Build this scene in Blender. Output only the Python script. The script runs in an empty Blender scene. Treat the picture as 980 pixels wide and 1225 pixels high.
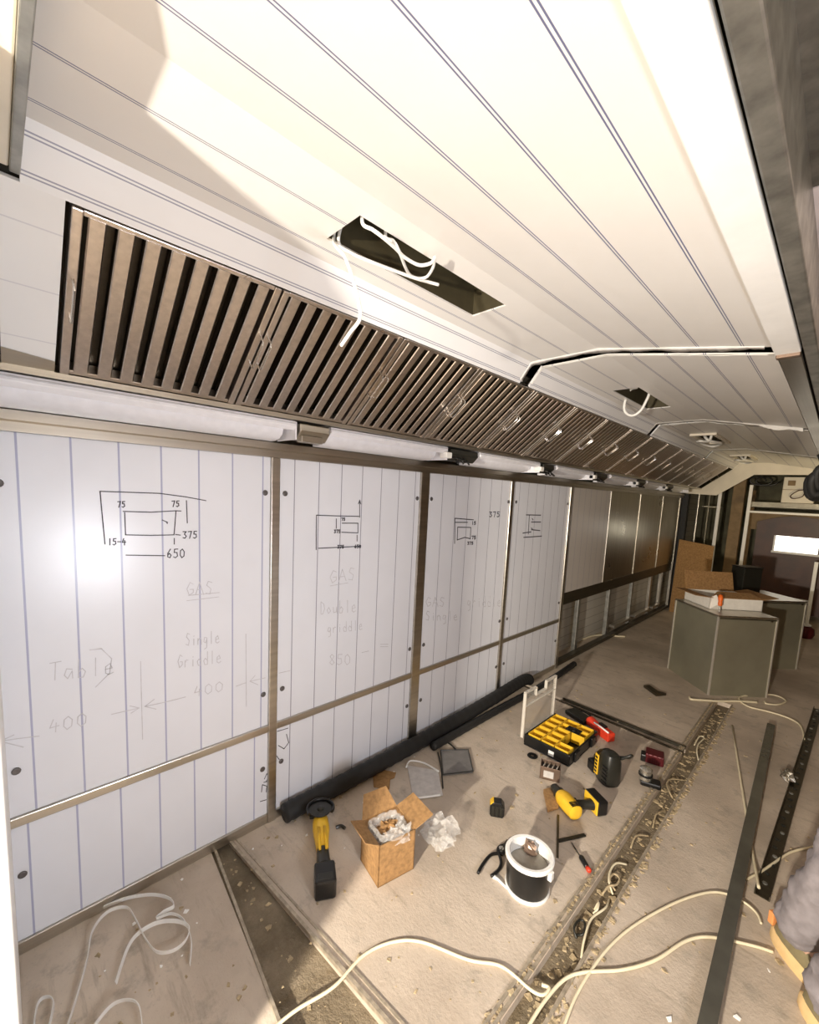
import bpy, bmesh, math, random
from mathutils import Vector, Matrix
import numpy as np
random.seed(7)
SC = bpy.context.scene
COL = SC.collection

# ------------------------------------------------------------------ camera
CX, CY, FPX = 490.0, 648.0, 507.017
AX = Vector((0.69718563, 0.1155426, -0.70751827))    # room axes seen in camera space (x right, y down, z forward)
AY = Vector((0.71525063, -0.04539091, 0.69739243))
AZ = Vector((0.04846364, -0.99226487, -0.11428781))
EYE = Vector((0, 0, 1.6))
cd = bpy.data.cameras.new('camera'); cam = bpy.data.objects.new('camera', cd); COL.objects.link(cam)
cd.sensor_fit = 'HORIZONTAL'; cd.sensor_width = 36.0
cd.lens = FPX / 980 * 36; cd.shift_y = (CY - 612.5) / 980
cd.clip_start = 0.02; cd.clip_end = 100
right = Vector((AX[0], AY[0], AZ[0])); up = -Vector((AX[1], AY[1], AZ[1])); back = -Vector((AX[2], AY[2], AZ[2]))
m = Matrix((right, up, back)).transposed().to_4x4(); m.translation = EYE
cam.matrix_world = m
SC.camera = cam

# ------------------------------------------------------------------ world, lamps, exposure
wd = bpy.data.worlds.new('world'); SC.world = wd; wd.use_nodes = True
wd.node_tree.nodes['Background'].inputs[0].default_value = (0.90, 0.93, 1.0, 1)
wd.node_tree.nodes['Background'].inputs[1].default_value = 0.06
SC.view_settings.view_transform = 'Standard'; SC.view_settings.look = 'None'
SC.view_settings.gamma = 1.0; SC.view_settings.use_curve_mapping = False
SC.view_settings.exposure = 0.18

def area_light(name, loc, target, size, power, color, sizey=None, spread=180):
    l = bpy.data.lights.new(name, 'AREA'); l.energy = power; l.color = color
    l.shape = 'RECTANGLE'; l.size = size; l.size_y = sizey or size; l.spread = math.radians(spread)
    o = bpy.data.objects.new(name, l); COL.objects.link(o); o.location = loc
    o.rotation_euler = (Vector(target) - Vector(loc)).to_track_quat('-Z', 'Y').to_euler()
    return o
area_light('work_lamp_warm', (-0.22, -1.8, 1.30), (-0.72, 0.6, 0.0), 0.10, 195, (1.0, 0.90, 0.765))
area_light('work_lamp_cool', (0.75, 0.55, 1.0), (-1.76, 1.0, 1.2), 0.40, 15.5, (0.88, 0.92, 1.0), spread=135)
area_light('work_lamp_far', (0.05, 6.55, 1.25), (-0.75, 7.7, 2.1), 0.2, 6.0, (1.0, 0.80, 0.46))

# ------------------------------------------------------------------ pixel to surface helpers (real planes of the room)
def ray(px, py):
    r = Vector((px - CX, py - CY, FPX)); return Vector((r.dot(AX), r.dot(AY), r.dot(AZ)))
def F(px, py, z=0.0):
    q = ray(px, py); q = q * ((z - 1.6) / q.z); return Vector((q.x, q.y, z))
def W(px, py, x=-1.76):
    q = ray(px, py); q = q * (x / q.x); return q + EYE
def V(px, py, y):
    q = ray(px, py); q = q * (y / q.y); return q + EYE

# ------------------------------------------------------------------ materials
def new_mat(name):
    mt = bpy.data.materials.new(name); mt.use_nodes = True
    nt = mt.node_tree; b = nt.nodes['Principled BSDF']; return mt, nt, b
def N(nt, t, **kw):
    n = nt.nodes.new(t)
    for k, v in kw.items(): setattr(n, k, v)
    return n
def mixcol(nt, fac, a, b):
    mx = N(nt, 'ShaderNodeMix', data_type='RGBA')
    if hasattr(fac, 'links'): nt.links.new(fac, mx.inputs[0])
    else: mx.inputs[0].default_value = fac
    for i, c in ((6, a), (7, b)):
        if hasattr(c, 'links'): nt.links.new(c, mx.inputs[i])
        else: mx.inputs[i].default_value = (*c, 1)
    return mx.outputs[2]
def noise(nt, scale, detail=4, rough=0.55, vec=None):
    n = N(nt, 'ShaderNodeTexNoise'); n.inputs['Scale'].default_value = scale
    n.inputs['Detail'].default_value = detail; n.inputs['Roughness'].default_value = rough
    if vec: nt.links.new(vec, n.inputs['Vector'])
    return n.outputs['Fac']
def ramp(nt, fac, lo, hi):
    r = N(nt, 'ShaderNodeMapRange'); r.inputs[1].default_value = lo; r.inputs[2].default_value = hi
    nt.links.new(fac, r.inputs[0]); return r.outputs[0]
def objco(nt): return N(nt, 'ShaderNodeTexCoord').outputs['Object']
def bump(nt, b, fac, strength=0.3, dist=0.01):
    bp = N(nt, 'ShaderNodeBump'); bp.inputs['Strength'].default_value = strength; bp.inputs['Distance'].default_value = dist
    nt.links.new(fac, bp.inputs['Height']); nt.links.new(bp.outputs[0], b.inputs['Normal'])
def simple(name, col, rough=0.5, metal=0.0, var=0.12, scale=30, bmp=0.0, spec=None):
    mt, nt, b = new_mat(name)
    f = noise(nt, scale, vec=objco(nt))
    c = mixcol(nt, ramp(nt, f, 0.3, 0.7), tuple(x * (1 - var) for x in col), tuple(min(1, x * (1 + var)) for x in col))
    nt.links.new(c, b.inputs['Base Color'])
    b.inputs['Roughness'].default_value = rough; b.inputs['Metallic'].default_value = metal
    if bmp: bump(nt, b, f, bmp)
    return mt
def brushed(name, col, rough=0.3, stretch=(1, 1, 1), var=0.2):
    mt, nt, b = new_mat(name)
    mp = N(nt, 'ShaderNodeMapping'); mp.inputs['Scale'].default_value = stretch
    nt.links.new(objco(nt), mp.inputs['Vector'])
    f = noise(nt, 40, 3, 0.6, mp.outputs[0]); g = noise(nt, 3, 3, 0.5, objco(nt))
    c = mixcol(nt, ramp(nt, f, 0.3, 0.7), tuple(x * (1 - var) for x in col), col)
    nt.links.new(c, b.inputs['Base Color']); b.inputs['Metallic'].default_value = 1.0
    rr = N(nt, 'ShaderNodeMapRange'); rr.inputs[3].default_value = rough - 0.08; rr.inputs[4].default_value = rough + 0.12
    nt.links.new(g, rr.inputs[0]); nt.links.new(rr.outputs[0], b.inputs['Roughness'])
    return mt
def film(name, base, line, axis, off, pitch, width, double=False, rough=0.32, metal=0.0, lineamt=1.0):
    """protective film with printed lines every `pitch` along one axis"""
    mt, nt, b = new_mat(name)
    sp = N(nt, 'ShaderNodeSeparateXYZ'); co = objco(nt); nt.links.new(co, sp.inputs[0])
    def M(op, a, bb=None):
        n = N(nt, 'ShaderNodeMath', operation=op)
        for i, v in enumerate((a, bb)):
            if v is None: continue
            if hasattr(v, 'links'): nt.links.new(v, n.inputs[i])
            else: n.inputs[i].default_value = v
        return n.outputs[0]
    t = M('SUBTRACT', sp.outputs[axis], off - 50 * pitch)
    t = M('SUBTRACT', M('MODULO', M('ADD', t, pitch / 2), pitch), pitch / 2)
    d = M('ABSOLUTE', t)
    if double:
        d = M('ABSOLUTE', M('SUBTRACT', d, width * 0.75))
        fac = M('LESS_THAN', d, width * 0.32)
    else:
        fac = M('LESS_THAN', d, width / 2)
    fac = M('MULTIPLY', fac, lineamt)
    f = noise(nt, 2.5, 4, 0.6, co)
    c0 = mixcol(nt, ramp(nt, f, 0.25, 0.75), tuple(x * 0.93 for x in base), base)
    nt.links.new(mixcol(nt, fac, c0, line), b.inputs['Base Color'])
    b.inputs['Roughness'].default_value = rough; b.inputs['Metallic'].default_value = metal
    bump(nt, b, noise(nt, 5, 3, 0.5, co), 0.06, 0.02)
    return mt
def emit(name, col, s):
    mt, nt, b = new_mat(name); b.inputs['Base Color'].default_value = (*col, 1)
    b.inputs['Emission Color'].default_value = (*col, 1); b.inputs['Emission Strength'].default_value = s; return mt
def clear(name, col, rough=0.15, alpha=0.35):
    mt, nt, b = new_mat(name); b.inputs['Base Color'].default_value = (*col, 1); b.inputs['Roughness'].default_value = rough
    f = noise(nt, 60, 3, 0.6, objco(nt)); bump(nt, b, f, 0.3, 0.01)
    b.inputs['Alpha'].default_value = alpha; return mt

M = {}
M['steel'] = brushed('stainless_steel', (0.62, 0.585, 0.52), 0.30, (1, 0.02, 1))
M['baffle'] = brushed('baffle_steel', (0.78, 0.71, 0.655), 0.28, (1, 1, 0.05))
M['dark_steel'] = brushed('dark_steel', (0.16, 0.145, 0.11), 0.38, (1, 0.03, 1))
M['rear'] = brushed('rear_blade_steel', (0.10, 0.085, 0.065), 0.4, (1, 1, 0.05))  # darkened copy of the baffle steel, shade between blades put into the colour
M['tube_steel'] = simple('tube_steel', (0.16, 0.155, 0.13), 0.26, 0.55, 0.15, 12)
M['chan'] = simple('channel_edge_metal', (0.40, 0.34, 0.26), 0.5, 0.35, 0.3, 40)
M['sheet'] = brushed('bare_sheet', (0.50, 0.47, 0.38), 0.28, (1, 1, 0.03))
M['galv'] = simple('galvanised', (0.40, 0.40, 0.37), 0.42, 0.85, 0.3, 18)
M['chrome'] = simple('chrome', (0.75, 0.73, 0.70), 0.18, 1.0, 0.05)
M['bolt'] = simple('dark_plug', (0.16, 0.15, 0.15), 0.35, 0.6)
M['void'] = simple('plenum_shade', (0.05, 0.043, 0.03), 0.8)  # near-black, standing in for shade behind the filters and ceiling joints
M['duct'] = simple('duct_inside', (0.07, 0.058, 0.03), 0.6, 0.3)
M['film_edge'] = simple('peeled_film', (0.90, 0.89, 0.86), 0.4, 0, 0.06)
M['white'] = simple('white_paint', (0.82, 0.82, 0.80), 0.45, 0, 0.05, 8)
M['lamp_white'] = simple('lamp_white', (0.80, 0.80, 0.84), 0.35, 0, 0.04)
M['cream'] = simple('cream_board', (0.80, 0.74, 0.62), 0.5, 0, 0.06, 6)
M['ink'] = simple('marker_ink', (0.05, 0.05, 0.07), 0.6)
M['ink_faint'] = simple('pencil_marks', (0.56, 0.56, 0.60), 0.6)
M['card'] = simple('cardboard', (0.33, 0.185, 0.072), 0.85, 0, 0.25, 60, 0.1)
M['card_white'] = simple('white_carton', (0.85, 0.82, 0.75), 0.7, 0, 0.05)
M['black'] = simple('black_plastic', (0.007, 0.007, 0.007), 0.32)
M['rubber'] = simple('black_rubber', (0.012, 0.012, 0.012), 0.6)
M['charcoal'] = simple('charcoal_plastic', (0.018, 0.018, 0.014), 0.36)
M['yellow'] = simple('yellow_plastic', (0.82, 0.50, 0.03), 0.42, 0, 0.08)
M['red'] = simple('red_plastic', (0.70, 0.05, 0.02), 0.4)
M['orange'] = simple('orange_handle', (0.85, 0.16, 0.02), 0.35)
M['maroon'] = simple('maroon_metal', (0.10, 0.010, 0.014), 0.4, 0.3)
M['bronze'] = simple('bronze_box', (0.22, 0.15, 0.11), 0.35, 0.5)
M['silver'] = simple('silver', (0.70, 0.68, 0.62), 0.25, 0.9)
M['cable'] = simple('cream_cable', (0.78, 0.70, 0.50), 0.45, 0, 0.05)
M['wcable'] = simple('white_cable', (0.85, 0.84, 0.80), 0.4, 0, 0.04)
M['strap'] = simple('white_strap', (0.80, 0.79, 0.76), 0.4, 0, 0.05)
M['greyplate'] = simple('grey_plate', (0.20, 0.19, 0.18), 0.4, 0.3)
M['paleplate'] = simple('pale_plate', (0.60, 0.57, 0.54), 0.35, 0.2)
M['clear'] = clear('clear_plastic', (0.80, 0.76, 0.66), 0.12, 0.22)
M['wrap'] = clear('plastic_wrap', (0.82, 0.80, 0.76), 0.06, 0.26)
M['brown'] = simple('brown_board', (0.060, 0.018, 0.006), 0.45, 0, 0.3, 6)
M['tan'] = simple('tan_stud', (0.28, 0.19, 0.10), 0.7, 0, 0.2, 10)
M['olive'] = simple('olive_wall', (0.11, 0.10, 0.055), 0.7, 0, 0.35, 5)
M['foam'] = simple('foam_bead', (0.42, 0.33, 0.20), 0.85, 0, 0.35, 60, 0.4)
M['window'] = emit('daylight_window', (1.0, 0.95, 0.85), 2.2)
M['grey_cloth'] = simple('grey_trousers', (0.26, 0.235, 0.245), 0.85, 0, 0.2, 20, 0.3)
M['jacket'] = simple('dark_jacket', (0.06, 0.06, 0.08), 0.85)
M['skin'] = simple('skin', (0.50, 0.30, 0.21), 0.5, 0, 0.05)
M['hair'] = simple('black_hair', (0.012, 0.010, 0.009), 0.6)
M['sole'] = simple('tan_sole', (0.80, 0.56, 0.27), 0.6, 0, 0.08)
M['shoe'] = simple('khaki_shoe', (0.23, 0.19, 0.10), 0.75, 0, 0.15)
M['sealant'] = simple('sealant', (0.36, 0.33, 0.28), 0.5)
M['pink'] = simple('pale_lining', (0.88, 0.80, 0.80), 0.5, 0, 0.10, 4)

def concrete():
    mt, nt, b = new_mat('dusty_concrete'); co = objco(nt)
    a = noise(nt, 1.6, 6, 0.6, co); c = noise(nt, 9, 6, 0.7, co); d = noise(nt, 80, 4, 0.7, co)
    col = mixcol(nt, ramp(nt, a, 0.35, 0.68), (0.43, 0.355, 0.28), (0.66, 0.565, 0.46))
    col = mixcol(nt, ramp(nt, c, 0.54, 0.72), col, (0.36, 0.31, 0.25))
    col = mixcol(nt, ramp(nt, d, 0.6, 0.85), col, (0.32, 0.275, 0.22))
    nt.links.new(col, b.inputs['Base Color']); b.inputs['Roughness'].default_value = 0.75
    mp = N(nt, 'ShaderNodeMapping'); mp.inputs['Scale'].default_value = (1.2, 9.0, 1); mp.inputs['Rotation'].default_value = (0, 0, 0.5); nt.links.new(co, mp.inputs['Vector'])
    st = noise(nt, 3.0, 5, 0.65, mp.outputs[0]); col = mixcol(nt, ramp(nt, st, 0.56, 0.78), col, (0.33, 0.275, 0.21)); nt.links.new(col, b.inputs['Base Color'])
    ad = N(nt, 'ShaderNodeMath', operation='ADD'); nt.links.new(c, ad.inputs[0]); nt.links.new(d, ad.inputs[1])
    bump(nt, b, ad.outputs[0], 0.25, 0.01); return mt
M['floor'] = concrete()
def soil():
    mt, nt, b = new_mat('channel_dirt'); co = objco(nt)
    a = noise(nt, 6, 6, 0.7, co); d = noise(nt, 45, 5, 0.7, co)
    col = mixcol(nt, ramp(nt, a, 0.35, 0.7), (0.15, 0.115, 0.07), (0.28, 0.225, 0.15))
    col = mixcol(nt, ramp(nt, d, 0.6, 0.9), col, (0.36, 0.30, 0.21))
    nt.links.new(col, b.inputs['Base Color']); b.inputs['Roughness'].default_value = 0.85
    bump(nt, b, d, 0.6, 0.02); return mt
M['dirt'] = soil()
LINE = (0.40, 0.42, 0.58)

# ------------------------------------------------------------------ mesh helpers
class MB:
    def __init__(s): s.v = []; s.f = []
    def add(s, vs, fs):
        o = len(s.v); s.v += [Vector(p) for p in vs]; s.f += [[i + o for i in q] for q in fs]; return s
    def box(s, x0, x1, y0, y1, z0, z1, mtx=None):
        vs = [Vector((x, y, z)) for z in (z0, z1) for x, y in ((x0, y0), (x1, y0), (x1, y1), (x0, y1))]
        if mtx: vs = [mtx @ p for p in vs]
        return s.add(vs, [(3, 2, 1, 0), (4, 5, 6, 7), (0, 1, 5, 4), (1, 2, 6, 5), (2, 3, 7, 6), (3, 0, 4, 7)])
    def prism(s, poly, d):                                   # planar polygon (3D) extruded by vector d
        n = len(poly); d = Vector(d); a = [Vector(p) for p in poly]
        return s.add(a + [p + d for p in a], [list(range(n))[::-1], list(range(n, 2 * n))] + [(i, (i + 1) % n, n + (i + 1) % n, n + i) for i in range(n)])
    def lathe(s, prof, seg=24, mtx=None, cap=True):
        vs = []; n = len(prof)
        for k in range(seg):
            a = 2 * math.pi * k / seg
            vs += [Vector((r * math.cos(a), r * math.sin(a), z)) for r, z in prof]
        fs = [(k * n + i, ((k + 1) % seg) * n + i, ((k + 1) % seg) * n + i + 1, k * n + i + 1) for k in range(seg) for i in range(n - 1)]
        if cap:
            fs.append([k * n for k in range(seg)][::-1]); fs.append([k * n + n - 1 for k in range(seg)])
        if mtx: vs = [mtx @ p for p in vs]
        return s.add(vs, fs)
    def tube(s, pts, r, seg=8, flat=None, closed=False):
        """sweep; r number or list; flat=(w,h) gives a strap section"""
        pts = [Vector(p) for p in pts]; n = len(pts)
        rs = r if isinstance(r, (list, tuple)) else [r] * n
        T = [((pts[min(i + 1, n - 1)] - pts[max(i - 1, 0)])).normalized() for i in range(n)]
        u = Vector((0, 0, 1)) if abs(T[0].z) < 0.9 else Vector((1, 0, 0))
        vs = []
        for i in range(n):
            u = (u - T[i] * u.dot(T[i])).normalized(); w = T[i].cross(u)
            if flat:
                a, b = flat[0] / 2, flat[1] / 2
                vs += [pts[i] + w * sx * a + u * sy * b for sx, sy in ((-1, -1), (1, -1), (1, 1), (-1, 1))]
            else:
                vs += [pts[i] + (w * math.cos(2 * math.pi * k / seg) + u * math.sin(2 * math.pi * k / seg)) * rs[i] for k in range(seg)]
        m_ = 4 if flat else seg
        fs = [(i * m_ + k, i * m_ + (k + 1) % m_, (i + 1) * m_ + (k + 1) % m_, (i + 1) * m_ + k) for i in range(n - 1) for k in range(m_)]
        fs += [list(range(m_))[::-1], [(n - 1) * m_ + k for k in range(m_)]]
        return s.add(vs, fs)
    def loft(s, rings):
        m_ = len(rings[0]); n = len(rings); vs = [p for r in rings for p in r]
        fs = [(i * m_ + k, i * m_ + (k + 1) % m_, (i + 1) * m_ + (k + 1) % m_, (i + 1) * m_ + k) for i in range(n - 1) for k in range(m_)]
        fs += [list(range(m_))[::-1], [(n - 1) * m_ + k for k in range(m_)]]
        return s.add(vs, fs)
    def build(s, name, mat, parent=None, bevel=0, smooth=False, seg=2):
        me = bpy.data.meshes.new(name); me.from_pydata([tuple(p) for p in s.v], [], s.f)
        bm = bmesh.new(); bm.from_mesh(me); bmesh.ops.recalc_face_normals(bm, faces=bm.faces); bm.to_mesh(me); bm.free()
        me.materials.append(M[mat] if isinstance(mat, str) else mat)
        o = bpy.data.objects.new(name, me); COL.objects.link(o)
        if parent: o.parent = parent
        if bevel:
            md = o.modifiers.new('bevel', 'BEVEL'); md.width = bevel; md.segments = seg; md.limit_method = 'ANGLE'; md.angle_limit = 0.6
        if smooth:
            for p in me.polygons: p.use_smooth = True
            if smooth == 'auto':
                md = o.modifiers.new('es', 'EDGE_SPLIT'); md.split_angle = 0.7
        return o
def spline(pts, n=8):
    pts = [Vector(p) for p in pts]; out = []
    for i in range(len(pts) - 1):
        p0 = pts[max(i - 1, 0)]; p1 = pts[i]; p2 = pts[i + 1]; p3 = pts[min(i + 2, len(pts) - 1)]
        for k in range(n):
            t = k / n
            out.append(0.5 * ((2 * p1) + (p2 - p0) * t + (2 * p0 - 5 * p1 + 4 * p2 - p3) * t * t + (3 * p1 - p0 - 3 * p2 + p3) * t ** 3))
    out.append(pts[-1]); return out
def ellring(c, u, w, a, b, seg=14, p=2.0):
    out = []
    for k in range(seg):
        t = 2 * math.pi * k / seg; cs, sn = math.cos(t), math.sin(t)
        out.append(Vector(c) + Vector(u) * (math.copysign(abs(cs) ** (2 / p), cs) * a) + Vector(w) * (math.copysign(abs(sn) ** (2 / p), sn) * b))
    return out
def tag(o, label, cat, group=None, kind=None):
    o['label'] = label; o['category'] = cat
    if group: o['group'] = group
    if kind: o['kind'] = kind
    return o
def thing(name, label, cat, loc=(0, 0, 0), rot=(0, 0, 0), group=None):
    o = bpy.data.objects.new(name, None); COL.objects.link(o); o.empty_display_size = 0.05
    o.location = loc; o.rotation_euler = rot
    return tag(o, label, cat, group)
def struct(name, label=None):
    o = bpy.data.objects.new(name, None); COL.objects.link(o); o['kind'] = 'structure'; o['category'] = name.split('_')[0]
    if label: o['label'] = label
    return o
def sm(o, label):
    o['kind'] = 'structure'; o['label'] = label; o['category'] = o.name.split('_')[0].split('.')[0]; return o
def recentre(o):
    """move a world-built mesh's origin to the foot of its bounds"""
    vs = [v.co for v in o.data.vertices]; c = sum(vs, Vector()) / len(vs); c.z = min(v.z for v in vs)
    for v in o.data.vertices: v.co -= c
    o.location = c; return o

# ================================================================== STRUCTURE
# ---- floor: concrete slabs with recessed channels between them
XR0, XR1 = -0.556, -0.466
floor = struct('floor', 'dusty concrete floor cut by recessed metal-edged channels')
def slab(poly, name='floor_slab', z=0.0, d=0.09, mat='floor'):
    return MB().prism([(x, y, z) for x, y in poly], (0, 0, -d)).build(name, mat, floor)
slab([(-2.0, -3.0), (XR0, -3.0), (XR0, 0.50), (-2.0, 0.632)])
slab([(-2.0, 0.685), (XR0, 0.80), (XR0, 3.145), (-2.0, 3.185)])
slab([(-2.0, 3.235), (XR0, 3.225), (XR0, 4.26), (-2.0, 4.26)])
slab([(XR1, -3.0), (1.0, -3.0), (1.0, 4.26), (XR1, 4.26)])
slab([(-2.0, 4.26), (1.0, 4.26), (1.0, 9.6), (-2.0, 9.6)])
slab([(-2.0, -3.0), (1.0, -3.0), (1.0, 9.6), (-2.0, 9.6)], 'channel_bed', -0.035, 0.05, 'dirt')
def trim(a, b, w=0.012, h=0.016, mat='chan'):
    MB().tube([Vector((*a, 0.0)), Vector((*b, 0.0))], 1, flat=(w, h)).build('edge_trim', mat, floor)
for xx in (XR0 - 0.008, XR1 + 0.008, XR0 - 0.028):
    trim((xx, 0.3), (xx, 4.25), 0.010, 0.012)
trim((-1.76, 0.692), (XR0, 0.807)); trim((-1.76, 0.718), (XR0, 0.835), 0.008, 0.01)
trim((-1.76, 0.626), (XR0, 0.494), 0.01, 0.01)
trim((-1.42, 3.172), (XR0, 3.14), 0.012, 0.02, 'dark_steel'); trim((-1.42, 3.236), (XR0, 3.23), 0.012, 0.02, 'dark_steel')

# ---- left wall
wall = struct('wall_left', 'white film covered wall panels with steel posts and rails')
XW = -1.76
posts = [(0.887, 0.040), (1.835, 0.072), (2.783, 0.042), (3.772, 0.050), (4.726, 0.018), (5.674, 0.018), (6.60, 0.014), (7.48, 0.06)]
edges = [-0.06] + [p for p, _ in posts]
offs = [(0.055, 0.032), (0.983, 0.981), (2.004, 2.0), (2.90, 2.90), (3.83, 0)]
panels = {}
for i in range(8):
    w0 = posts[i - 1][1] / 2 if i else 0.0
    y0 = edges[i] + w0; y1 = edges[i + 1] - posts[i][1] / 2
    if i < 5:
        base = (0.78, 0.80, 0.86) if i < 4 else (0.60, 0.56, 0.52)
        mu = film('wall_film', base, LINE if i < 1 else (0.30, 0.30, 0.37), 1, offs[i][0], 0.1295, 0.0058 if i < 1 else 0.0046, rough=0.28)
        ml = film('wall_film_low', base, LINE if i < 1 else (0.30, 0.30, 0.37), 1, offs[i][1], 0.1285, 0.0058 if i < 1 else 0.0046, rough=0.28)
    else:
        mu = M['sheet']
    zb = 0.495 if i < 4 else 0.73
    panels[i, 0] = MB().box(XW - 0.02, XW, y0, y1, zb, 1.724).build('wall_panel', mu, wall, 0.003)
    if i < 4:
        panels[i, 1] = MB().box(XW - 0.02, XW, y0, y1, 0.046, 0.462).build('wall_panel', ml, wall, 0.003)
        MB().box(XW - 0.02, XW + 0.010, y0, y1, 0.462, 0.495).build('mid_rail', 'steel', wall, 0.003)
        MB().box(XW - 0.02, XW + 0.008, y0, y1, 0.0, 0.046).build('bottom_rail', 'steel', wall, 0.003)
for i, (p, w_) in enumerate(posts):
    MB().box(XW - 0.03, XW + (0.012 if i < 4 else 0.006), p - w_ / 2, p + w_ / 2, 0.0 if i in (0, 1, 2, 3, 7) else 0.73, 1.724).build('wall_post', 'steel', wall, 0.003)
MB().prism([(XW - 0.02, -0.06, 1.724), (XW + 0.016, -0.06, 1.724), (XW + 0.016, -0.06, 1.752), (XW + 0.028, -0.06, 1.757), (XW + 0.028, -0.06, 1.785), (XW - 0.02, -0.06, 1.785)], (0, 7.62, 0)).build('top_rail', 'steel', wall)
MB().box(-2.0, -1.95, -3.0, 9.6, 0, 2.6).build('back_sheet', film('lining_film', (0.55, 0.52, 0.46), (0.25, 0.23, 0.2), 2, 0.05, 0.10, 0.006), wall)
# open framework under the far panels
MB().box(XW - 0.05, XW - 0.005, 3.80, 7.45, 0.61, 0.73).build('frame_rail', 'dark_steel', wall, 0.004)
MB().box(XW - 0.05, XW + 0.01, 3.80, 7.45, 0.015, 0.055).build('floor_rail', 'dark_steel', wall, 0.004)
for yy in (4.36, 5.20, 5.98, 6.75, 7.25):
    MB().box(-1.87, -1.83, yy - 0.03, yy + 0.03, 0.0, 0.62).build('frame_stud', 'galv' if yy < 6.5 else 'steel', wall, 0.004)
for ya, yb in ((5.35, 5.95), (6.1, 6.7), (6.85, 7.2)):
    MB().box(-1.86, -1.80, ya, yb, 0.08, 0.11).build('frame_brace', 'steel', wall, 0.003)
# plugs (round fasteners) near the panel corners
fproto = MB().lathe([(0.0, 0), (0.011, 0), (0.0125, 0.003), (0.010, 0.006), (0.005, 0.0045), (0.0, 0.0045)], 12, cap=False)
fme = None
for i in range(4):
    ya = (0.012, 0.936, 1.902, 2.852)[i]; yb = (0.842, 1.779, 2.746, 3.72)[i]
    for yy in (ya, yb):
        for zz, lo in ((1.57, 0), (0.652, 0), (0.284, 1)):
            if fme is None:
                o = fproto.build('fastener', 'bolt', panels[i, lo], smooth='auto'); fme = o.data
            else:
                o = bpy.data.objects.new('fastener', fme); COL.objects.link(o); o.parent = panels[i, lo]
            o.location = (XW, yy, zz); o.rotation_euler = (0, math.pi / 2, 0)

# ---- handwriting on the panels
G = {'0': [[(.5, 1), (.15, .8), (.1, .3), (.4, 0), (.8, .2), (.85, .7), (.5, 1)]],
     '1': [[(.5, 1), (.5, 0)]], '2': [[(.1, .8), (.5, 1), (.85, .75), (.1, 0), (.9, .05)]],
     '3': [[(.1, .95), (.8, .95), (.4, .6), (.85, .3), (.5, 0), (.1, .1)]],
     '4': [[(.4, 1), (.1, .4), (.9, .45)], [(.65, .7), (.6, 0)]],
     '5': [[(.85, 1), (.25, .98), (.2, .6), (.7, .6), (.8, .2), (.4, 0), (.1, .1)]],
     '6': [[(.7, 1), (.2, .5), (.2, .1), (.6, 0), (.8, .3), (.5, .5), (.2, .3)]],
     '7': [[(.1, .95), (.85, 1), (.4, 0)]], '8': [[(.5, .5), (.2, .8), (.5, 1), (.8, .8), (.5, .5), (.15, .2), (.5, 0), (.85, .2), (.5, .5)]],
     'T': [[(0, .95), (1, 1)], [(.5, .97), (.45, 0)]], 'G': [[(.9, .85), (.5, 1), (.1, .5), (.4, 0), (.9, .2), (.9, .45), (.5, .45)]],
     'A': [[(0, 0), (.5, 1), (1, 0)], [(.2, .4), (.8, .4)]], 'S': [[(.85, .9), (.4, 1), (.2, .7), (.75, .4), (.6, 0), (.1, .1)]],
     'D': [[(.15, 0), (.15, 1), (.7, .8), (.85, .4), (.5, 0), (.15, 0)]],
     'a': [[(.8, .5), (.3, .55), (.1, .2), (.4, 0), (.8, .4), (.85, 0)]], 'b': [[(.2, 1), (.15, 0), (.6, 0), (.8, .3), (.5, .5), (.2, .3)]],
     'd': [[(.8, 1), (.8, 0), (.3, 0), (.1, .3), (.4, .5), (.8, .3)]],
     'l': [[(.5, 0), (.5, 1)]], 'e': [[(.15, .3), (.8, .35), (.6, .6), (.2, .45), (.2, .1), (.5, 0), (.9, .1)]],
     'i': [[(.5, .5), (.5, 0)], [(.5, .7), (.52, .75)]], 'n': [[(.15, .5), (.15, 0)], [(.15, .3), (.5, .55), (.8, .4), (.85, 0)]],
     'g': [[(.8, .5), (.3, .55), (.15, .2), (.5, .1), (.8, .45), (.75, -.3), (.3, -.4)]], 'r': [[(.2, .5), (.2, 0)], [(.2, .3), (.5, .55), (.8, .5)]],
     'o': [[(.5, .5), (.15, .3), (.4, 0), (.8, .2), (.5, .5)]], 'u': [[(.15, .5), (.2, .05), (.7, .1), (.8, .5), (.85, 0)]],
     '=': [[(.1, .35), (.9, .35)], [(.1, .65), (.9, .65)]], '-': [[(.1, .5), (.9, .5)]]}
def txt(s, x, y, h, slope=0.0, wr=0.62):
    out = []
    for ch in s:
        for st in G.get(ch, []):
            out.append([(x + a * h * wr, y - b * h + slope * a * h * wr) for a, b in st])
        x += h * wr * 1.2; y += slope * h * wr * 1.2
    return out
def write(panel, name, strokes, ox, oy, sc, width, mat):
    mb = MB()
    for st in strokes:
        P = [W(ox + x / sc, oy + y / sc, XW + 0.0012) for x, y in st]
        for a, b in zip(P, P[1:]):
            d = (b - a)
            if d.length < 1e-5: continue
            d.normalize(); n_ = Vector((1, 0, 0)).cross(d) * width / 2; a2 = a - d * width * 0.4; b2 = b + d * width * 0.4
            mb.prism([a2 - n_, b2 - n_, b2 + n_, a2 + n_], (-0.0008, 0, 0))
    return mb.build(name, mat, panel)
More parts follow.
